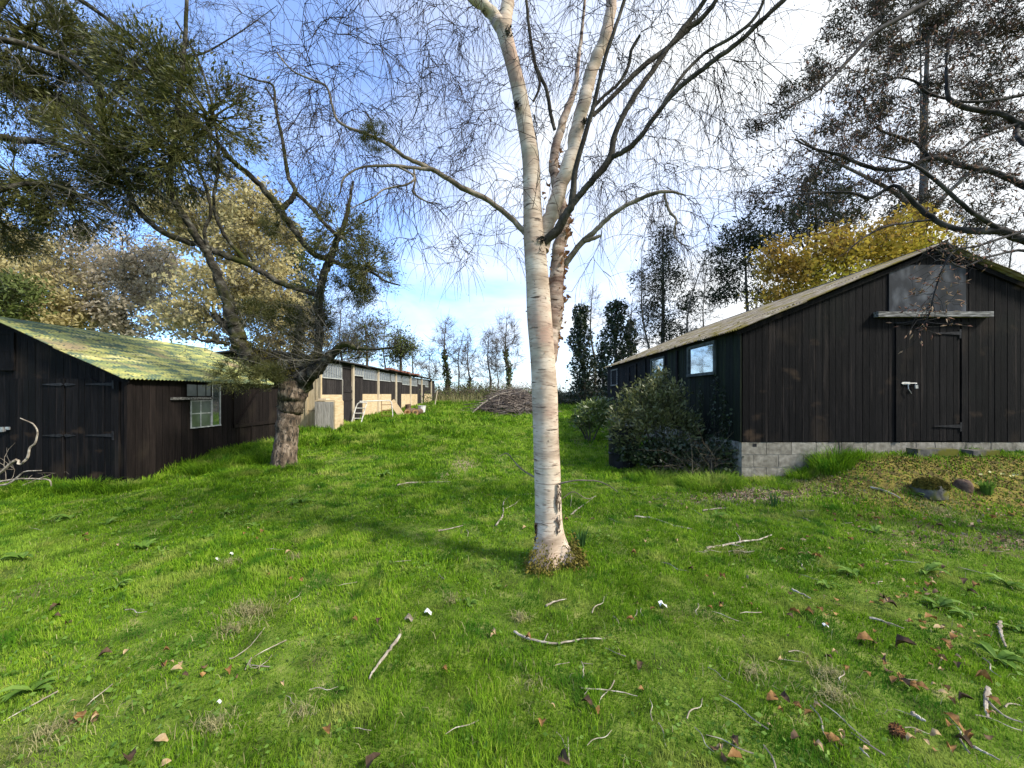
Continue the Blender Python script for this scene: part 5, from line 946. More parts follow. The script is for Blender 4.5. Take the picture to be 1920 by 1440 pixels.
# far bare trees
GB = 'bare trees beyond the far thicket'
bare_tree('bare_tree', 'tall bare tree with ivied trunk, left of the far bare trees', 836, 735, 598, 41, 6, 34, group=GB, ivy=(.62, .34, 900, 'ivy_lit'), ntw=700)
bare_tree('bare_tree', 'slim leaning bare tree just right of the ivied one', 858, 735, 615, 42, 3, 22, group=GB, seedlean=14, ntg=50, ntw=320)
bare_tree('bare_tree', 'small bare tree with a dark ivied foot, among the far bare trees', 879, 735, 632, 40, 4, 26, group=GB, ivy=(.35, .3, 250, 'ivy'), ntg=60, ntw=400)
bare_tree('bare_tree', 'airy bare tree left of the tallest far one', 917, 738, 618, 42, 4, 26, group=GB, ntg=80, ntw=600)
bare_tree('bare_tree', 'thin pale stemmed bare tree against the tallest far one', 932, 738, 632, 43, 2.5, 18, group=GB, ntg=40, ntw=280)
bare_tree('bare_tree', 'tallest far bare tree with green ivy up its stem', 951, 740, 588, 40, 5, 34, group=GB, ivy=(.6, .30, 700, 'ivy_lit'), ntw=800)
bare_tree('bare_tree', 'low bare tree beside the end of the workshop', 806, 735, 655, 40, 3, 26, group=GB, ntg=60, ntw=400)
# ivy columns and bare trees to the right of the birch
GI = 'ivy clad trees between birch and shed'
bare_tree('ivy_tree', 'narrow ivy-covered column standing apart, right of the birch trunk', 1091, 738, 560, 30, 8, 14, group=GI, ivy=(.93, .85, 6200, 'ivy'), ntg=14, ntw=60, m='bark')
bare_tree('ivy_tree', 'wide ivy-covered tree at the corner of the right shed', 1157, 738, 556, 27, 9, 20, group=GI, ivy=(.95, 1.0, 6600, 'ivy'), ntg=16, ntw=80, m='bark')
bare_tree('ivy_tree', 'short ivy-covered stump tree between the two ivy columns', 1130, 738, 640, 31, 6, 9, group=GI, ivy=(.95, .5, 1600, 'ivy'), ntg=8, ntw=30, m='bark')
bare_tree('ivy_tree', 'ivied trunk with bare top behind the wide ivy tree', 1186, 738, 560, 30, 6, 24, group=GI, ivy=(.8, .6, 2200, 'ivy'), ntg=40, ntw=240, m='bark')
bare_tree('bare_tree', 'grey bare tree between the two ivy columns', 1112, 738, 530, 33, 5, 32, ivy=(.4, .35, 500, 'ivy'), ntg=70, ntw=600)
bare_tree('bare_tree', 'pale leaning bare tree in front of the pine', 1285, 700, 455, 23, 5, 52, seedlean=45, ntg=100, ntw=700, tw=.6, twr=.006)
bare_tree('bare_tree', 'many-stemmed bare tree left of the pine', 1215, 700, 470, 24, 5, 42, seedlean=-12, ntg=100, ntw=700, tw=.6, twr=.006)
bare_tree('bare_tree', 'fine twiggy bare tree between the two pines', 1325, 700, 490, 26, 4, 42, ntg=80, ntw=600, tw=.6, twr=.006)
# pines
leafy('pine_tree', 'tall shaggy pine standing behind the right shed roof, left of the other conifers', 1243, 700, 25, 9, [(1243, 440, 22, 24), (1248, 480, 36, 28), (1236, 530, 50, 34), (1255, 580, 56, 34), (1240, 625, 55, 26)], 8500, .24, 'needle', 'bark_pine', ntg=230, asp=.22, ntw=500, clump=.34, twr=.012)
leafy('pine_tree', 'flat-topped dark pine left of the yellow tree', 1405, 690, 21, 8, [(1395, 440, 44, 22), (1350, 480, 34, 16), (1420, 465, 40, 18), (1385, 510, 60, 18), (1360, 550, 46, 16), (1420, 555, 30, 14)], 6500, .24, 'needle', 'bark_pine', ntg=150, asp=.22, ntw=240, clump=.28, twr=.012)
t = leafy('pine_tree', 'very large bronzed pine filling the top right corner', 1728, 690, 20, 5, [(1725, 60, 60, 40), (1500, 180, 45, 26), (1440, 226, 38, 16), (1540, 120, 40, 26), (1600, 50, 50, 34), (1640, 15, 40, 28), (1680, 100, 70, 34), (1800, 60, 80, 46), (1880, 130, 70, 48), (1900, 30, 60, 40), (1600, 165, 60, 26), (1660, 205, 70, 26), (1740, 170, 60, 26), (1820, 210, 70, 28),
        (1560, 230, 40, 16), (1600, 280, 70, 24), (1700, 265, 60, 24), (1880, 255, 60, 30), (1770, 300, 50, 20), (1440, 365, 44, 20), (1500, 340, 40, 20), (1560, 370, 60, 20), (1650, 350, 60, 22), (1840, 330, 60, 24), (1640, 400, 60, 14), (1500, 395, 60, 14), (1740, 390, 70, 16), (1860, 400, 60, 20), (1780, -60, 200, 60)],
        48000, .25, 'needle_brown', 'bark_pine', ntg=330, asp=.17, ntw=1200, clump=.29, twr=.012)
mb = MB(); mb.tubes(stems([[(1728, 690, 20, 18), (1727, 450, 20, 15), (1732, 330, 20, 12), (1735, 180, 20, 8), (1740, 60, 20, 5)], [(1730, 430, 20, 12), (1760, 380, 20, 9), (1800, 340, 19.8, 6), (1850, 290, 19.6, 4)], [(1728, 420, 20, 12), (1690, 370, 20, 8), (1620, 330, 20, 6), (1560, 300, 20, 4), (1500, 260, 20, 3)]]), 10); mb.build('trunk', M['bark_pine'], t, smooth=True)
bare_tree('conifer_tree', 'slender conifer stem rising behind the yellow tree', 1528, 690, 240, 18, 7, 62, m='bark', ivy=None, ntg=90, ntw=500, tw=.8, twr=.010)
leafy('conifer_tree', 'dark cedar with level sprays right of the flat-topped pine', 1530, 690, 19, 9, [(1530, 330, 30, 16), (1530, 375, 60, 16), (1510, 420, 80, 16), (1470, 440, 60, 12), (1570, 420, 50, 16), (1455, 400, 40, 12)], 5200, .22, 'needle', 'bark', ntg=130, asp=.22, ntw=200, clump=.26)
# yellow tree behind the shed
leafy('maple_tree', 'broad tree in fresh yellow-orange leaf behind the shed roof', 1610, 640, 17, 12, [(1480, 505, 55, 38), (1540, 475, 70, 40), (1620, 465, 80, 42), (1700, 450, 60, 42), (1700, 420, 40, 18), (1470, 560, 50, 30), (1560, 540, 90, 40), (1660, 520, 90, 40), (1750, 470, 50, 36), (1455, 470, 28, 16), (1640, 580, 100, 30)], 22000, .16, 'yellow', 'mag_bark', ntg=420, asp=.55, ntw=900, clump=.34, tw=.6)
bare_tree('bare_tree', 'reddish twiggy tree at the right edge behind the gable', 1900, 650, 440, 14, 6, 100, m='apple_twig', ntg=160, ntw=1300, tw=.8, twr=.005)
bare_tree('bare_tree', 'fine pink-tinged twiggy tree just right of the gable peak', 1815, 650, 430, 16, 5, 70, m='apple_twig', ntg=110, ntw=900, tw=.8, twr=.006)
# left: tan hornbeams
GH = 'tan trees behind the small shed'
leafy('hornbeam_tree', 'tan-leaved tree at the left edge behind the shed roof', 60, 700, 20, 10, [(60, 500, 90, 60), (110, 560, 80, 50), (20, 450, 60, 40), (100, 610, 90, 30), (-60, 520, 70, 70)], 17000, .185, 'gold', 'bark', ntg=210, asp=.6, ntw=1300, clump=.30, group=GH, tw=.8, twm='bark_pale')
leafy('hornbeam_tree', 'pale buff tree behind the middle of the small shed roof', 230, 700, 21, 10, [(230, 480, 90, 56), (200, 540, 90, 50), (280, 590, 90, 44), (180, 610, 80, 30), (300, 520, 60, 50)], 17000, .175, 'pale_tan', 'bark', ntg=230, asp=.6, ntw=1600, clump=.30, group=GH, tw=.8, twm='bark_pale')
leafy('hornbeam_tree', 'tallest golden tan tree, rising behind the apple fork', 440, 700, 19, 12, [(450, 380, 70, 50), (400, 450, 80, 60), (490, 440, 66, 56), (420, 540, 90, 50), (500, 540, 60, 60), (380, 600, 90, 36), (330, 400, 60, 50)], 26000, .17, 'gold', 'bark', ntg=340, asp=.6, ntw=2000, clump=.30, group=GH, tw=.8, twm='bark_pale')
leafy('hornbeam_tree', 'small tan tree behind the plywood end of the workshop', 520, 710, 22, 8, [(530, 600, 60, 50), (560, 640, 50, 30), (500, 650, 60, 26)], 6000, .16, 'gold', 'bark', ntg=90, asp=.6, ntw=600, clump=.3, group=GH, tw=.8, twm='bark_pale')
leafy('evergreen_tree', 'dark green evergreen at the left edge above the shed roof', 20, 640, 17, 12, [(10, 570, 50, 40), (30, 545, 40, 24), (-40, 560, 60, 60)], 7000, .2, 'ivy_lit', 'bark', ntg=90, clump=.32, asp=.35)
leafy('holly_tree', 'dark evergreen glimpsed behind the tan trees and apple limb', 560, 690, 24, 9, [(555, 470, 24, 60), (575, 540, 34, 70), (545, 590, 40, 40)], 5200, .22, 'ivy_lit', 'bark', ntg=70, clump=.36, asp=.4)
# behind the workshop
GW = 'ivy-draped trees behind the workshop roof'
leafy('ivy_tree', 'loose green ivy-draped tree behind the near workshop roof', 690, 720, 27, 7, [(685, 640, 30, 34), (705, 620, 24, 24), (660, 650, 30, 30)], 1500, .17, 'ivy_lit', 'bark_pale', ntg=110, clump=.50, group=GW, ntw=1600, tw=1.0)
leafy('ivy_tree', 'upright ivy-draped tree behind the far workshop roof', 752, 720, 30, 7, [(750, 640, 12, 38), (765, 655, 12, 30), (738, 660, 10, 30)], 2200, .17, 'ivy_lit', 'bark_pale', ntg=80, clump=.42, group=GW, ntw=900, tw=1.0)
bare_tree('bare_tree', 'pale-branched bare tree right of the ivy-draped pair', 775, 730, 640, 34, 4, 34, ntg=70, ntw=400)
bare_tree('bare_tree', 'bare lichened tree behind the workshop between the ivy-draped pair', 722, 730, 600, 31, 4, 40, ntg=80, ntw=600)
bare_tree('bare_tree', 'spreading bare tree behind the near end of the workshop', 640, 730, 560, 28, 5, 60, ntg=110, ntw=900, twr=.007)

# ------------------------------------------------------------ far thicket, brush pile, shrubs
def thicket(name, label, x0, x1, y, hmin, hmax, n, nl, m='bramble', lm='ivy_lit', ls=.16, dep=1.5):
    zb = float(g((x0+x1)/2, y)); t = thing(name, label, 'thicket', ((x0+x1)/2, y, zb)); mb = MB(); k = 7
    xs = rng.uniform(x0, x1, n); ys = y+rng.uniform(-dep, dep, n); hh = (hmin+(hmax-hmin)*rng.random(n))*(.75+.35*vnoise(xs*1.3, ys, 31)); p = np.zeros((n, k, 3)); p[:, 0] = np.stack([xs, ys, g(xs, ys)-.05], 1)
    d = norm(rng.normal(size=(n, 3))*arr(.5, .5, .1)+arr(0, 0, 1))
    for j in range(1, k): d = norm(d+rng.normal(size=(n, 3))*.22+arr(0, 0, -.10)); p[:, j] = p[:, j-1]+d*(hh/(k-1))[:, None]
    mb.tubes([(q, np.linspace(1, .4, k)*.016) for q in p], 3, tint=None, cap=False)
    o, c_, r_ = twigs(p[:, 3:].reshape(-1, 3), np.tile(arr(0, 0, 1), (n*4, 1)), n*2, .5, .010, droop=.05, k=3, fwd=.3); add_tw(mb, o, r_); mb.build('canes', M[m], t)
    if nl:
        q = p[:, 2:].reshape(-1, 3); i = rng.integers(0, len(q), nl); mb = MB(); pp = q[i]+rng.normal(size=(nl, 3))*.22; pp[:, 2] = g(pp[:, 0], pp[:, 1])+np.abs(pp[:, 2]-g(pp[:, 0], pp[:, 1]))*.85; mb.leaves(pp, ls, .6); mb.build('leaves', M[lm], t)
    return t
thicket('thicket', 'brown bramble thicket closing the far end of the lawn', -8, 2.5, 37, 1.0, 2.9, 1700, 9500, ls=.15)
thicket('thicket', 'green ivy and bramble bank behind the birch, left of the shed end', 1.6, 9, 30, .6, 2.1, 700, 13000, lm='ivy', ls=.17)
thicket('thicket', 'tall brown thicket rising behind the far bare trees', -16, 6, 44, 2.2, 4.2, 1300, 3500, ls=.2)
thicket('thicket', 'dense bramble bank behind the shed end and pines', 6, 22, 33, 1.5, 4.0, 900, 9000, lm='ivy', ls=.2)
thicket('thicket', 'undergrowth behind the small shed, below the tan trees', -34, -9, 22, 1.5, 4.0, 1100, 4500, ls=.16)
thicket('thicket', 'undergrowth behind the long black shed', 10, 34, 20, 1.5, 4.5, 1000, 7000, lm='ivy', ls=.16)
mb = MB(); xs = rng.uniform(-6.6, -2.5, 300); ys = rng.uniform(31.5, 35.5, 300); mb.blades(np.stack([xs, ys, g(xs, ys)], 1), .5+.6*rng.random(300), .03+0*xs, rng.random(300)*.5, rng.uniform(0, 6, 300), rng.random(300)); tag(mb.build('dead_stalks', M['grass_dry']), 'pale dead stalks standing before the far thicket', 'dead stalks', None, 'stuff')
c0 = arr(-.05, 21.5, float(g(0, 21.5))); t = thing('brush_pile', 'heap of cut grey branches piled at the end of the lawn', 'brush pile', c0); mb = MB(); lst = []
for k in range(900):
    a = random.uniform(0, 6.283); u = random.gauss(0, .72); v = random.gauss(0, .7); h = max(0, 1.28*math.exp(-(u*u)/1.9-(v*v)/1.4))*random.random()**.55; L_ = random.uniform(.7, 2.3)
    d = norm(arr(math.cos(a)*1.5, math.sin(a), random.gauss(0, .22)-.16*np.sign(u*math.cos(a)))); m_ = c0+arr(u, v, h+.06); b_ = rng.normal(size=3)*.13
    pts = np.array([m_-d*L_*.5, m_-d*L_*.2+b_, m_+d*L_*.15-b_*.5+arr(0, 0, .05), m_+d*L_*.5]); pts[:, 2] = np.maximum(pts[:, 2], g(pts[:, 0], pts[:, 1])+.02)
    r_ = random.uniform(.006, .02) if random.random() < .92 else random.uniform(.02, .035); lst.append((pts, np.linspace(r_, r_*.5, 4)))
mb.tubes(lst, 4, tint=None, cap=False); mb.build('branches', M['brush'], t)
mb = MB(); mb.tubes([limb([(884, 776, 20.5, 2.6), (905, 757, 20.6, 2.6), (930, 742, 20.8, 2.4), (960, 733, 21, 2)], 4, .1), limb([(925, 778, 20.2, 2), (950, 771, 20.2, 2), (985, 766, 20.2, 1.6), (1010, 770, 20.2, 1.4)], 4, .1)], 6); mb.build('pale_branch', M['stick'], t)['label'] = 'longer bare pale branches laid on the pile'
def shrub(name, label, cx, cy, r, nst, nl, ls, m, bm='bark', low=0., asp=.38, cat='shrub', blobs=None):
    zb = float(g(cx, cy)); t = thing(name, label, cat, (cx, cy, zb)); S = Skel(); mb = MB(); st = []
    for k in range(7):
        a = random.uniform(0, 6.283); st.append(smooth([W(cx+.08*math.cos(a), cy+.08*math.sin(a), zb-.05, .03), W(cx+.3*r[0]*math.cos(a), cy+.3*r[1]*math.sin(a), zb+r[2]*.5, .02), W(cx+.55*r[0]*math.cos(a), cy+.55*r[1]*math.sin(a), zb+r[2]*1.0, .01)], 4, .2))
    for q in st: S.add(*q, keep=False)
    if blobs is None: tg = ellip((cx, cy, zb+r[2]*(1+low)), r, nst)
    else: tg = np.concatenate([ellip(c, rr_, int(nst*f)) for c, rr_, f in blobs])
    tg = tg[tg[:, 2] > zb+.05]; b_ = grow(S, tg, step=.12, rtip=.003, rk=.6, wob=.14, droop=-.05, maxr=.014, gain=.008); mb.tubes(st, 6); mb.tubes(b_, 4, tint=None, cap=False); mb.build('stems', M[bm], t)
    i = rng.integers(0, len(tg), nl); ct = rng.random(len(tg)); mb = MB(); dirs = norm(tg[i]-arr(cx, cy, zb+r[2]*.6)+arr(0, 0, .25)); mb.leaves(tg[i]+rng.normal(size=(nl, 3))*.075, ls, asp, dirs=dirs*.7+rng.normal(size=(nl, 3))*.45, tint=np.clip(.4*ct[i]+.6*rng.random(nl), 0, 1)); mb.build('leaves', M[m], t); return t
shrub('shrub', 'big dark glossy-leaved shrub against the side of the long black shed', 3.15, 8.2, (.9, .6, .8), 360, 7000, .085, 'rhodo', blobs=[((2.95, 8.2, 1.35), (.75, .55, .5), .35), ((3.2, 8.3, 1.6), (.5, .4, .36), .2), ((2.5, 8.1, .95), (.5, .45, .45), .2), ((3.45, 8.1, .9), (.55, .4, .5), .2), ((3.2, 8.3, 1.95), (.16, .2, .16), .03)])
shrub('laurel_shrub', 'smaller bright green laurel at the far side of the dark shrub', 2.35, 11.6, (.75, .6, .55), 130, 2300, .11, 'laurel', blobs=[((2.35, 11.6, .95), (.55, .5, .42), .7), ((2.7, 11.7, 1.2), (.35, .3, .25), .3)])
shrub('ivy_bush', 'low ivy growing over the plinth at the corner of the long black shed', 3.85, 7.25, (.3, .4, .3), 60, 1300, .055, 'ivy', asp=.8, blobs=[((3.9, 7.3, .45), (.14, .5, .25), .5), ((3.95, 7.9, .5), (.12, .6, .35), .4), ((3.98, 7.0, .35), (.06, .12, .15), .1)])
shrub('undergrowth_bush', 'leafy dark undergrowth filling the foot of the big shrub', 3.0, 7.9, (.9, .5, .35), 110, 3600, .065, 'ivy', asp=.7, blobs=[((3.0, 7.85, .42), (.75, .4, .25), .6), ((2.5, 7.9, .4), (.3, .3, .2), .15), ((3.5, 7.7, .45), (.4, .35, .25), .25)])
t = thing('ivy_strand', 'thin ivy climbing the shed boards below the nearest side window', 'ivy', (XW, 7.5, .8)); mb = MB(); m2 = MB()
for (y0, z0_, y1, z1) in [(7.75, .4, 7.6, 1.95), (7.4, .4, 7.32, 1.6), (7.1, .3, 7.15, 1.2), (8.3, .5, 8.2, 1.7)]:
    f = np.linspace(0, 1, 12); pts = np.stack([0*f+XW-.035, y0+(y1-y0)*f+.04*np.sin(f*13), z0_+(z1-z0_)*f], 1); mb.tubes([(pts, .004+0*f)], 4, cap=False); n = 130; i = rng.integers(0, 12, n); m2.leaves(pts[i]+rng.normal(size=(n, 3))*arr(.012, .06, .07)-arr(.02, 0, 0), .045, .8)
mb.build('stem', M['bark'], t); m2.build('leaves', M['ivy'], t)
# dry canes beside the plinth
def canes(name, label, cx, cy, n, L_, m, spread=.3, r=.0035, z_=0, cat='brambles', dirx=0):
    zb = float(g(cx, cy)); t = thing(name, label, cat, (cx, cy, zb)); base = np.stack([cx+rng.normal(size=n)*spread, cy+rng.normal(size=n)*spread*.5, np.full(n, zb)], 1)
    o, c_, r_ = twigs(base, np.tile(norm(arr(dirx, 0, 1.6)), (n, 1)), n, L_, r, droop=.10, k=7, fwd=1.4, jit=.10); mb = MB(); add_tw(mb, o, r_, 4); o2, c2, r2 = twigs(o[:, 3], norm(o[:, 4]-o[:, 2]), n*2, L_*.4, r*.6, droop=.05, k=4, fwd=.8); add_tw(mb, o2, r2); mb.build('canes', M[m], t)
canes('dead_shrub', 'bare twiggy dead stems between big shrub and block plinth', 3.55, 7.2, 50, .95, 'bramble', .22, cat='shrub')
canes('bramble', 'arching bare bramble canes in front of the small shed doors', -9.3, 6.9, 9, 1.3, 'stick', .35, .0042, cat='bramble', dirx=.5)
t = thing('bare_sapling', 'crooked bare branch rising before the small shed at the left edge', 'branch', P(0, 905, 6.8)); mb = MB(); mb.tubes([limb([(-20, 900, 6.8, 5), (5, 882, 6.8, 5), (30, 862, 6.8, 4.5), (38, 870, 6.8, 4), (52, 858, 6.8, 4), (56, 840, 6.8, 3.4), (66, 830, 6.8, 3), (70, 810, 6.8, 2.6), (62, 795, 6.8, 2), (38, 784, 6.8, 1.4)], 4, .2), limb([(-10, 905, 6.7, 4), (30, 898, 6.7, 3), (60, 898, 6.7, 3), (92, 900, 6.7, 2.4), (96, 915, 6.7, 2)], 4, .2), limb([(-10, 912, 6.6, 4), (20, 905, 6.6, 3), (45, 885, 6.6, 2.4), (78, 882, 6.6, 1.6)], 4, .2)], 5); mb.build('stem', M['stick'], t)

# ------------------------------------------------------------ small things on the lawn
def daffodil(name, label, c, n, L_, m='daff', w_=.013, group=None, cat='plant'):
    t = thing(name, label, cat, c, group); mb = MB(); a = rng.uniform(0, 6.283, n); r_ = .05*np.sqrt(rng.random(n)); mb.blades(np.stack([c[0]+r_*np.cos(a), c[1]+r_*np.sin(a), np.full(n, c[2]-.01)], 1), L_*(.6+.5*rng.random(n)), np.full(n, w_), np.clip(rng.normal(.25, .14, n), .05, .8), a, rng.random(n)); mb.build('leaves', M[m], t); return t
daffodil('daffodil_clump', 'upright dark green daffodil leaves close behind the birch foot', G(1088, 1026), 44, .27)
daffodil('daffodil_clump', 'small daffodil clump before the block plinth', G(1450, 950), 26, .24)
t = daffodil('primrose_plant', 'leafy light green primrose clump right of the mossy stone', G(1850, 925), 90, .2, 'weed', .035)
mb = MB(); c = G(1862, 905); p = c+rng.normal(size=(16, 3))*arr(.14, .08, .015)+arr(.15, 0, .12); mb.leaves(p, .03, 1.0); mb.build('flowers', M['primrose'], t)
def rosette(c, n, L_, w_, m, up=.35, k=5):
    """broad arching leaves from one crown"""
    mb = MB()
    for q in range(n):
        a = random.uniform(0, 6.283); l = L_*random.uniform(.6, 1.1); el = up*random.uniform(.5, 1.8); dr = arr(math.cos(a), math.sin(a), 0); sd = arr(-math.sin(a), math.cos(a), 0); v = []
        for j in range(k):
            f = j/(k-1); hh = math.sin(f*math.pi*.75)*el*l*.8; wv = w_*math.sin(math.pi*min(.97, f*.85+.12))*random.uniform(.8, 1.15); x = c+dr*l*f+arr(0, 0, hh); v += [x-sd*wv+arr(0, 0, wv*.4), x, x+sd*wv+arr(0, 0, wv*.4)]
        qq = []
        for j in range(k-1): qq += [(3*j, 3*j+1, 3*j+4, 3*j+3), (3*j+1, 3*j+2, 3*j+5, 3*j+4)]
        mb.add(v, q=qq, tint=random.random())
    return mb
W0 = []
for k in range(4):
    o = rosette(np.zeros(3), 9, .12, .02, 'weed').build('weed_plant', M['weed'], None, loc=(0, 0, 0)); W0.append(o)
wi = [0]
def weed(px, py, s_, lab, grp=None):
    k = wi[0]; wi[0] += 1; o = W0[k] if k < 4 else W0[k % 4].copy()
    if k >= 4: COL.objects.link(o)
    o.location = G(px, py)+arr(0, 0, .01); s_ *= .72; o.scale = (s_, s_, s_*.9); o.rotation_euler = (0, 0, random.uniform(0, 6)); tag(o, lab, 'weed', grp)
weed(565, 945, 2.4, 'broad-leaved dock on the lawn between apple tree and birch'); weed(720, 892, 2.4, 'dark dock rosette in the grass right of the apple tree'); weed(1345, 970, 1.6, 'low weed rosette left of the plinth daffodils')
weed(1735, 1075, 2.0, 'tall leafy weed in the leaf litter at the right'); weed(1890, 1100, 1.6, 'bright green weed at the right edge of the lawn'); weed(880, 1135, .85, 'pair of bluish oval leaves on the lawn left of the birch foot'); weed(1815, 1160, 1.2, 'bright weed low at the right, before the tall grass')
weed(1490, 950, 1.1, 'light green weed beside the plinth daffodils'); weed(1715, 930, 1.2, 'yellow-green seedling just below the mossy stone'); weed(40, 1050, 2.0, 'flat weed rosette at the left edge of the lawn'); weed(270, 1030, 1.8, 'flat weed rosette on the left of the lawn'); weed(130, 975, 2.0, 'weed rosette before the small shed doors')
for (px, py) in [(200, 985), (330, 975), (420, 965), (215, 1105), (60, 1300), (390, 1010), (240, 960), (480, 990), (1760, 1140), (1870, 1240), (1600, 1080), (1900, 1180), (1640, 1000), (1840, 1000), (1550, 1100)]:
    weed(px, py, random.uniform(1.0, 1.7), 'small green rosette weed flat in the lawn grass', 'small rosette weeds in the lawn')
# sticks traced on the grass
def stick(label, pts, wpx=6, m='stick', side=None, name='fallen_stick'):
    P3 = [G(a, b, .02) for a, b in pts]; Ym = P3[0][1]; n = len(P3); r = wpx*.5*Ym/F
    rows = [[*p, r*(1-.55*i/(n-1))] for i, p in enumerate(P3)]; mb = MB(); q = smooth(rows, 5, .25); mb.tubes([q], 6, rough=.10)
    for s_ in side or []:
        S3 = [G(a, b, .02) for a, b in s_]; mb.tubes([smooth([[*p, r*.55*(1-.5*i/(len(S3)-1))] for i, p in enumerate(S3)], 4, .25)], 5, rough=.1)
    tag(mb.build(name, M[m], None, loc=P3[0]), label, 'stick', None)
stick('bleached forked stick on the grass before the plinth', [(1325, 1028), (1360, 1022), (1385, 1016), (1420, 1012), (1447, 1003)], 5, side=[[(1387, 1018), (1387, 1008), (1380, 998)], [(1370, 1020), (1395, 1025)]])
stick('curved pale twig with an orange leaf, below the birch foot', [(964, 1184), (985, 1195), (1015, 1203), (1050, 1206), (1090, 1198), (1135, 1197)], 4.5, side=[[(1020, 1203), (1027, 1188)]])
stick('straight brown stick left of centre near the white scrap', [(750, 1190), (735, 1212), (715, 1238), (700, 1258), (693, 1272)], 6)
stick('short pale stick just below the birch foot', [(1024, 1136), (1040, 1128), (1062, 1123)], 4)
stick('thin forked green twig low right of centre', [(1090, 1290), (1130, 1293), (1165, 1298), (1195, 1305)], 2.5, side=[[(1105, 1290), (1095, 1303)]])
stick('small forked twig above the thin green twig', [(1093, 1270), (1094, 1250), (1090, 1240)], 3, side=[[(1094, 1243), (1112, 1245)]])
stick('crooked bleached stick near the right edge', [(1876, 1166), (1874, 1180), (1880, 1195), (1886, 1212)], 6)
stick('thick pale stick at the lower right edge', [(1853, 1290), (1850, 1305), (1848, 1320), (1852, 1345)], 8, side=[[(1853, 1315), (1880, 1340), (1918, 1355)]])
stick('upright-pointing twig at the bottom centre', [(1067, 1432), (1066, 1410), (1065, 1382)], 3)
stick('long thin twig on the left of the lawn', [(430, 1235), (440, 1232), (470, 1210), (497, 1176)], 2.5)
stick('wiry pale root curl left of centre', [(460, 1255), (472, 1232), (468, 1248), (480, 1252), (500, 1240), (510, 1228)], 2)
stick('long grey stick lying in grass right of the birch', [(1190, 968), (1225, 972), (1262, 985), (1298, 992)], 4)
stick('thin twig before the plinth daffodils', [(1318, 957), (1340, 954), (1365, 952)], 3)
stick('grey twig left of the birch, high on the lawn', [(822, 995), (840, 992), (868, 985)], 3)
stick('branched twig lying just left of the birch trunk', [(930, 985), (943, 965), (945, 940), (960, 930), (1000, 925)], 3.4, side=[[(945, 955), (965, 945), (975, 935)]])
stick('bent pale twig on the worn path', [(745, 910), (770, 905), (845, 903)], 3)
stick('straight stick before the leaf pile at right', [(1630, 1158), (1660, 1166), (1695, 1178)], 4)
stick('thin brown stick right of centre', [(1485, 1104), (1505, 1114), (1520, 1122)], 4)
stick('pale stick below the leaf litter', [(1632, 913), (1665, 922), (1688, 934)], 4)
stick('short twig at the lower right', [(1612, 1402), (1622, 1412), (1630, 1420)], 4)
stick('brown stick at the bottom right corner', [(1825, 1400), (1850, 1412), (1875, 1425)], 5)
stick('loose twig fan on the grass right of the birch shoots', [(1070, 965), (1085, 953), (1100, 943), (1116, 930)], 3, side=[[(1072, 928), (1070, 950)]])
stick('knobbly pale catkin-like stick near the pine cone', [(1711, 1338), (1722, 1345), (1736, 1352)], 8)
for k in range(70):
    if k == 0:
        mb = MB(); q = smooth([[0, 0, 0, .0028], [.05, .008, .004, .0024], [.10, -.004, 0, .002], [.15, .01, .003, .0012]], 3, .2); mb.tubes([q], 4); TW = mb.build('small_twig', M['stick'], None, loc=(0, 0, 0)); o = TW
    else: o = TW.copy(); COL.objects.link(o)
    if random.random() < .7: px, py = random.uniform(1150, 1900), random.uniform(930, 1420)
    else: px, py = random.uniform(30, 1150), random.uniform(900, 1420)
    o.location = G(px, py, .022); o.rotation_euler = (random.uniform(-.2, .2), random.uniform(-.15, .15), random.uniform(0, 6.28)); s_ = random.uniform(.5, 1.3)*(1+.12*o.location[1]); o.scale = (s_, s_, s_); tag(o, 'little dry twig dropped on the lawn grass', 'twig', 'little dry twigs on the lawn')
# dead leaves
def leafmesh(name, m, cur, L_=.07, w_=.028):
    mb = MB(); k = 6; v = []
    for j in range(k):
        f = j/(k-1); wv = w_*math.sin(math.pi*min(1, f*.93+.04))**.8*(1+random.uniform(-.15, .15)); x = L_*(f-.5); zc = cur*math.sin(f*3.1)*L_*.22+random.uniform(-.004, .004); wv *= random.uniform(.75, 1.2)
        v += [(x, -wv, zc+cur*wv*.9), (x, 0, zc), (x, wv, zc+cur*wv*1.1)]
    qq = []
    for j in range(k-1): qq += [(3*j, 3*j+1, 3*j+4, 3*j+3), (3*j+1, 3*j+2, 3*j+5, 3*j+4)]
    mb.add(v, q=qq, tint=random.random()); return mb.build(name, M[m], None, smooth=True, loc=(0, 0, 0))
LF = [leafmesh('dead_leaf', m, c, l, w_) for m, c, l, w_ in [('deadleaf', .8, .075, .024), ('deadleaf', 1.3, .06, .022), ('deadleaf_pale', .6, .07, .02), ('deadleaf_dark', 1.0, .08, .024), ('deadleaf', -.6, .05, .02), ('deadleaf_pale', 1.4, .05, .015), ('deadleaf_dark', -.9, .06, .018)]]
DES = ['curled brown dead leaf', 'tightly curled russet dead leaf', 'pale buff dead leaf', 'dark brown dead leaf', 'small domed brown leaf', 'rolled pale dead leaf', 'small dark domed leaf']
lused = set()
def leaf(px, py, s_, k, lab=None):
    if k in lused: o = LF[k].copy(); COL.objects.link(o)
    else: o = LF[k]; lused.add(k)
    o.location = G(px, py, .028); s_ *= .72*(1+.04*o.location[1]); o.scale = (s_, s_, s_); o.rotation_euler = (random.gauss(0, .22), random.gauss(0, .22), random.uniform(0, 6.28))
    if lab: tag(o, lab, 'leaf')
    else: tag(o, DES[k]+' lying on the lawn grass', 'leaf', DES[k]+' scattered on the lawn')
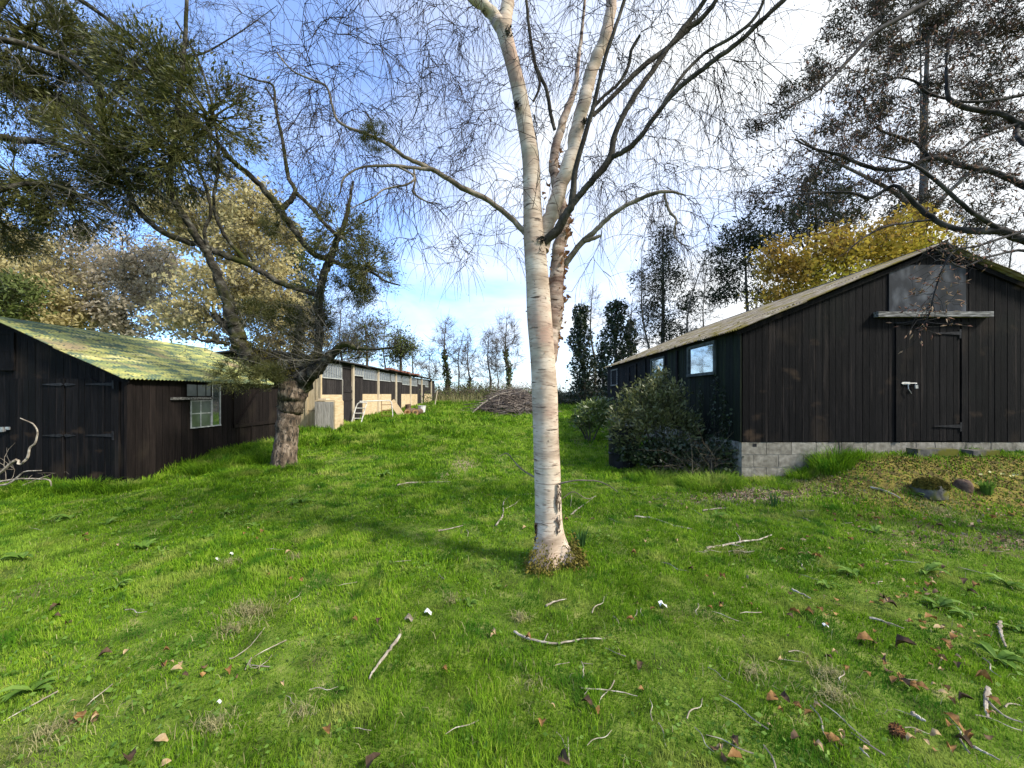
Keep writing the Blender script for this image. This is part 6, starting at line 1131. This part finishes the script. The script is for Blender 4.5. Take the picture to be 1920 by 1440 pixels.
for a in [(1203, 1288, 1.0, 4, 'round brown leaf lying flat right of centre low down'), (1117, 1331, .9, 0, 'orange-brown leaf low right of the bottom centre'), (990, 1198, .9, 1, 'orange leaf caught on the curved pale twig'), (1060, 1425, 1.1, 3, 'large brown leaf folded at the bottom centre edge'), (833, 1258, .8, 1, 'upright russet leaf left of bottom centre'), (1268, 1014, .9, 5, 'white-backed leaf on edge right of the birch'),
          (1210, 1015, 1.0, 2, 'pale leaf standing in the grass right of the birch foot'), (1188, 1038, 1.0, 1, 'russet leaf right of the birch foot'), (240, 1427, 1.25, 3, 'big dark bark-like leaf at the lower left edge'), (302, 1388, 1.1, 2, 'pale leaf at lower left above the dark one'), (310, 1432, .8, 2, 'pale curled leaf at the very bottom left'), (702, 1432, 1.2, 3, 'greyish leaf cut by the bottom edge'), (1700, 1213, 1.7, 3, 'long dark leaf at right of the leaf cluster'), (1745, 1160, 1.3, 0, 'reddish curled leaf near the right edge'),
          (1622, 1200, 1.5, 0, 'big curled tan leaf in the right-hand cluster'), (1530, 1043, 1.2, 0, 'cupped tan leaf below the leaf litter'), (1380, 1422, 1.2, 0, 'brown leaf at the bottom right'), (1845, 1275, 1.3, 1, 'big russet leaf by the thick pale stick')]: leaf(*a)
cl_ = []
for k in range(280):
    r = random.random()
    if r < .50: px, py = random.triangular(1300, 1920, 1800), random.uniform(1000, 1430)
    elif r < .72: px, py = random.uniform(1180, 1900), random.uniform(930, 1250)
    elif r < .84: px, py = random.uniform(1650, 1915), random.uniform(950, 1010)
    else: px, py = random.uniform(5, 1200), random.uniform(960, 1430)
    if cl_ and random.random() < .6: q = random.choice(cl_); px, py = min(1915, max(5, random.gauss(q[0], 26))), min(1436, max(940, random.gauss(q[1], 12)))
    else: cl_.append((px, py))
    leaf(px, py, random.uniform(.5, 1.15), random.choice([0, 0, 1, 2, 3, 4, 5, 6]))
# pine cone
c = G(1684, 1372, .03); t = thing('pine_cone', 'brown open pine cone in the grass at lower right', 'pine cone', c-arr(0, 0, .02)); mb = MB()
for j in range(9):
    f = j/8; rr_ = .032*math.sin(math.pi*(.15+.75*f))+.004
    for i in range(11):
        a = i*2*math.pi/11+j*.3; d = arr(math.cos(a), .35-.2*f, math.sin(a)); b_ = c+arr(0, -.028+.055*f, 0); d = norm(arr(math.cos(a), .5, math.sin(a))); s1 = norm(np.cross(d, (0, 1, 0))); u_ = np.cross(s1, d); e_ = b_+d*rr_; mb.add([b_, b_+d*rr_*.7+s1*.006, e_, b_+d*rr_*.7-s1*.006, e_-u_*.004+arr(0, -.004, 0)], t=[(0, 1, 2), (0, 2, 3), (1, 4, 2), (2, 4, 3)], tint=random.random())
mb.tubes([(np.array([c+arr(0, -.03, 0), c, c+arr(0, .03, 0)]), arr(.008, .02, .008))], 8, tint=.1); mb.build('scales', M['cone'], t)
# scraps
def scrap(label, px, py, s_, name='white_scrap', m='white', cat='litter'):
    c = G(px, py, .03); mb = MB(); k = 5; v = []; 
    for i in range(k):
        for j in range(k): v.append(c+arr((i/(k-1)-.5)*s_*random.uniform(.9, 1.1), (j/(k-1)-.5)*s_*.8, random.uniform(-.12, .2)*s_+.25*s_*math.sin(i*1.3)))
    mb.add(v, q=[(i*k+j, i*k+j+1, (i+1)*k+j+1, (i+1)*k+j) for i in range(k-1) for j in range(k-1)]); tag(mb.build(name, M[m], None, loc=c), label, cat)
scrap('crumpled piece of white paper on the grass right of the birch', 1243, 1133, .055, 'paper_scrap')
scrap('white flaky scrap beside the straight stick left of centre', 803, 1147, .05)
scrap('pale bark flake joined to the stick end left of centre', 768, 1158, .06, 'bark_flake', 'limb_pale', 'bark')
scrap('white scrap on the left of the lawn', 408, 1048, .04); scrap('little grey-white scrap by the left scrap', 434, 1038, .035); scrap('tiny white scrap low on the left lawn', 411, 1315, .018); scrap('pale wood chip near the pine cone, left', 1443, 1358, .018, 'wood_chip', 'deadleaf_pale', 'wood chip'); scrap('grey feather-like scrap right of centre', 1548, 1172, .03)
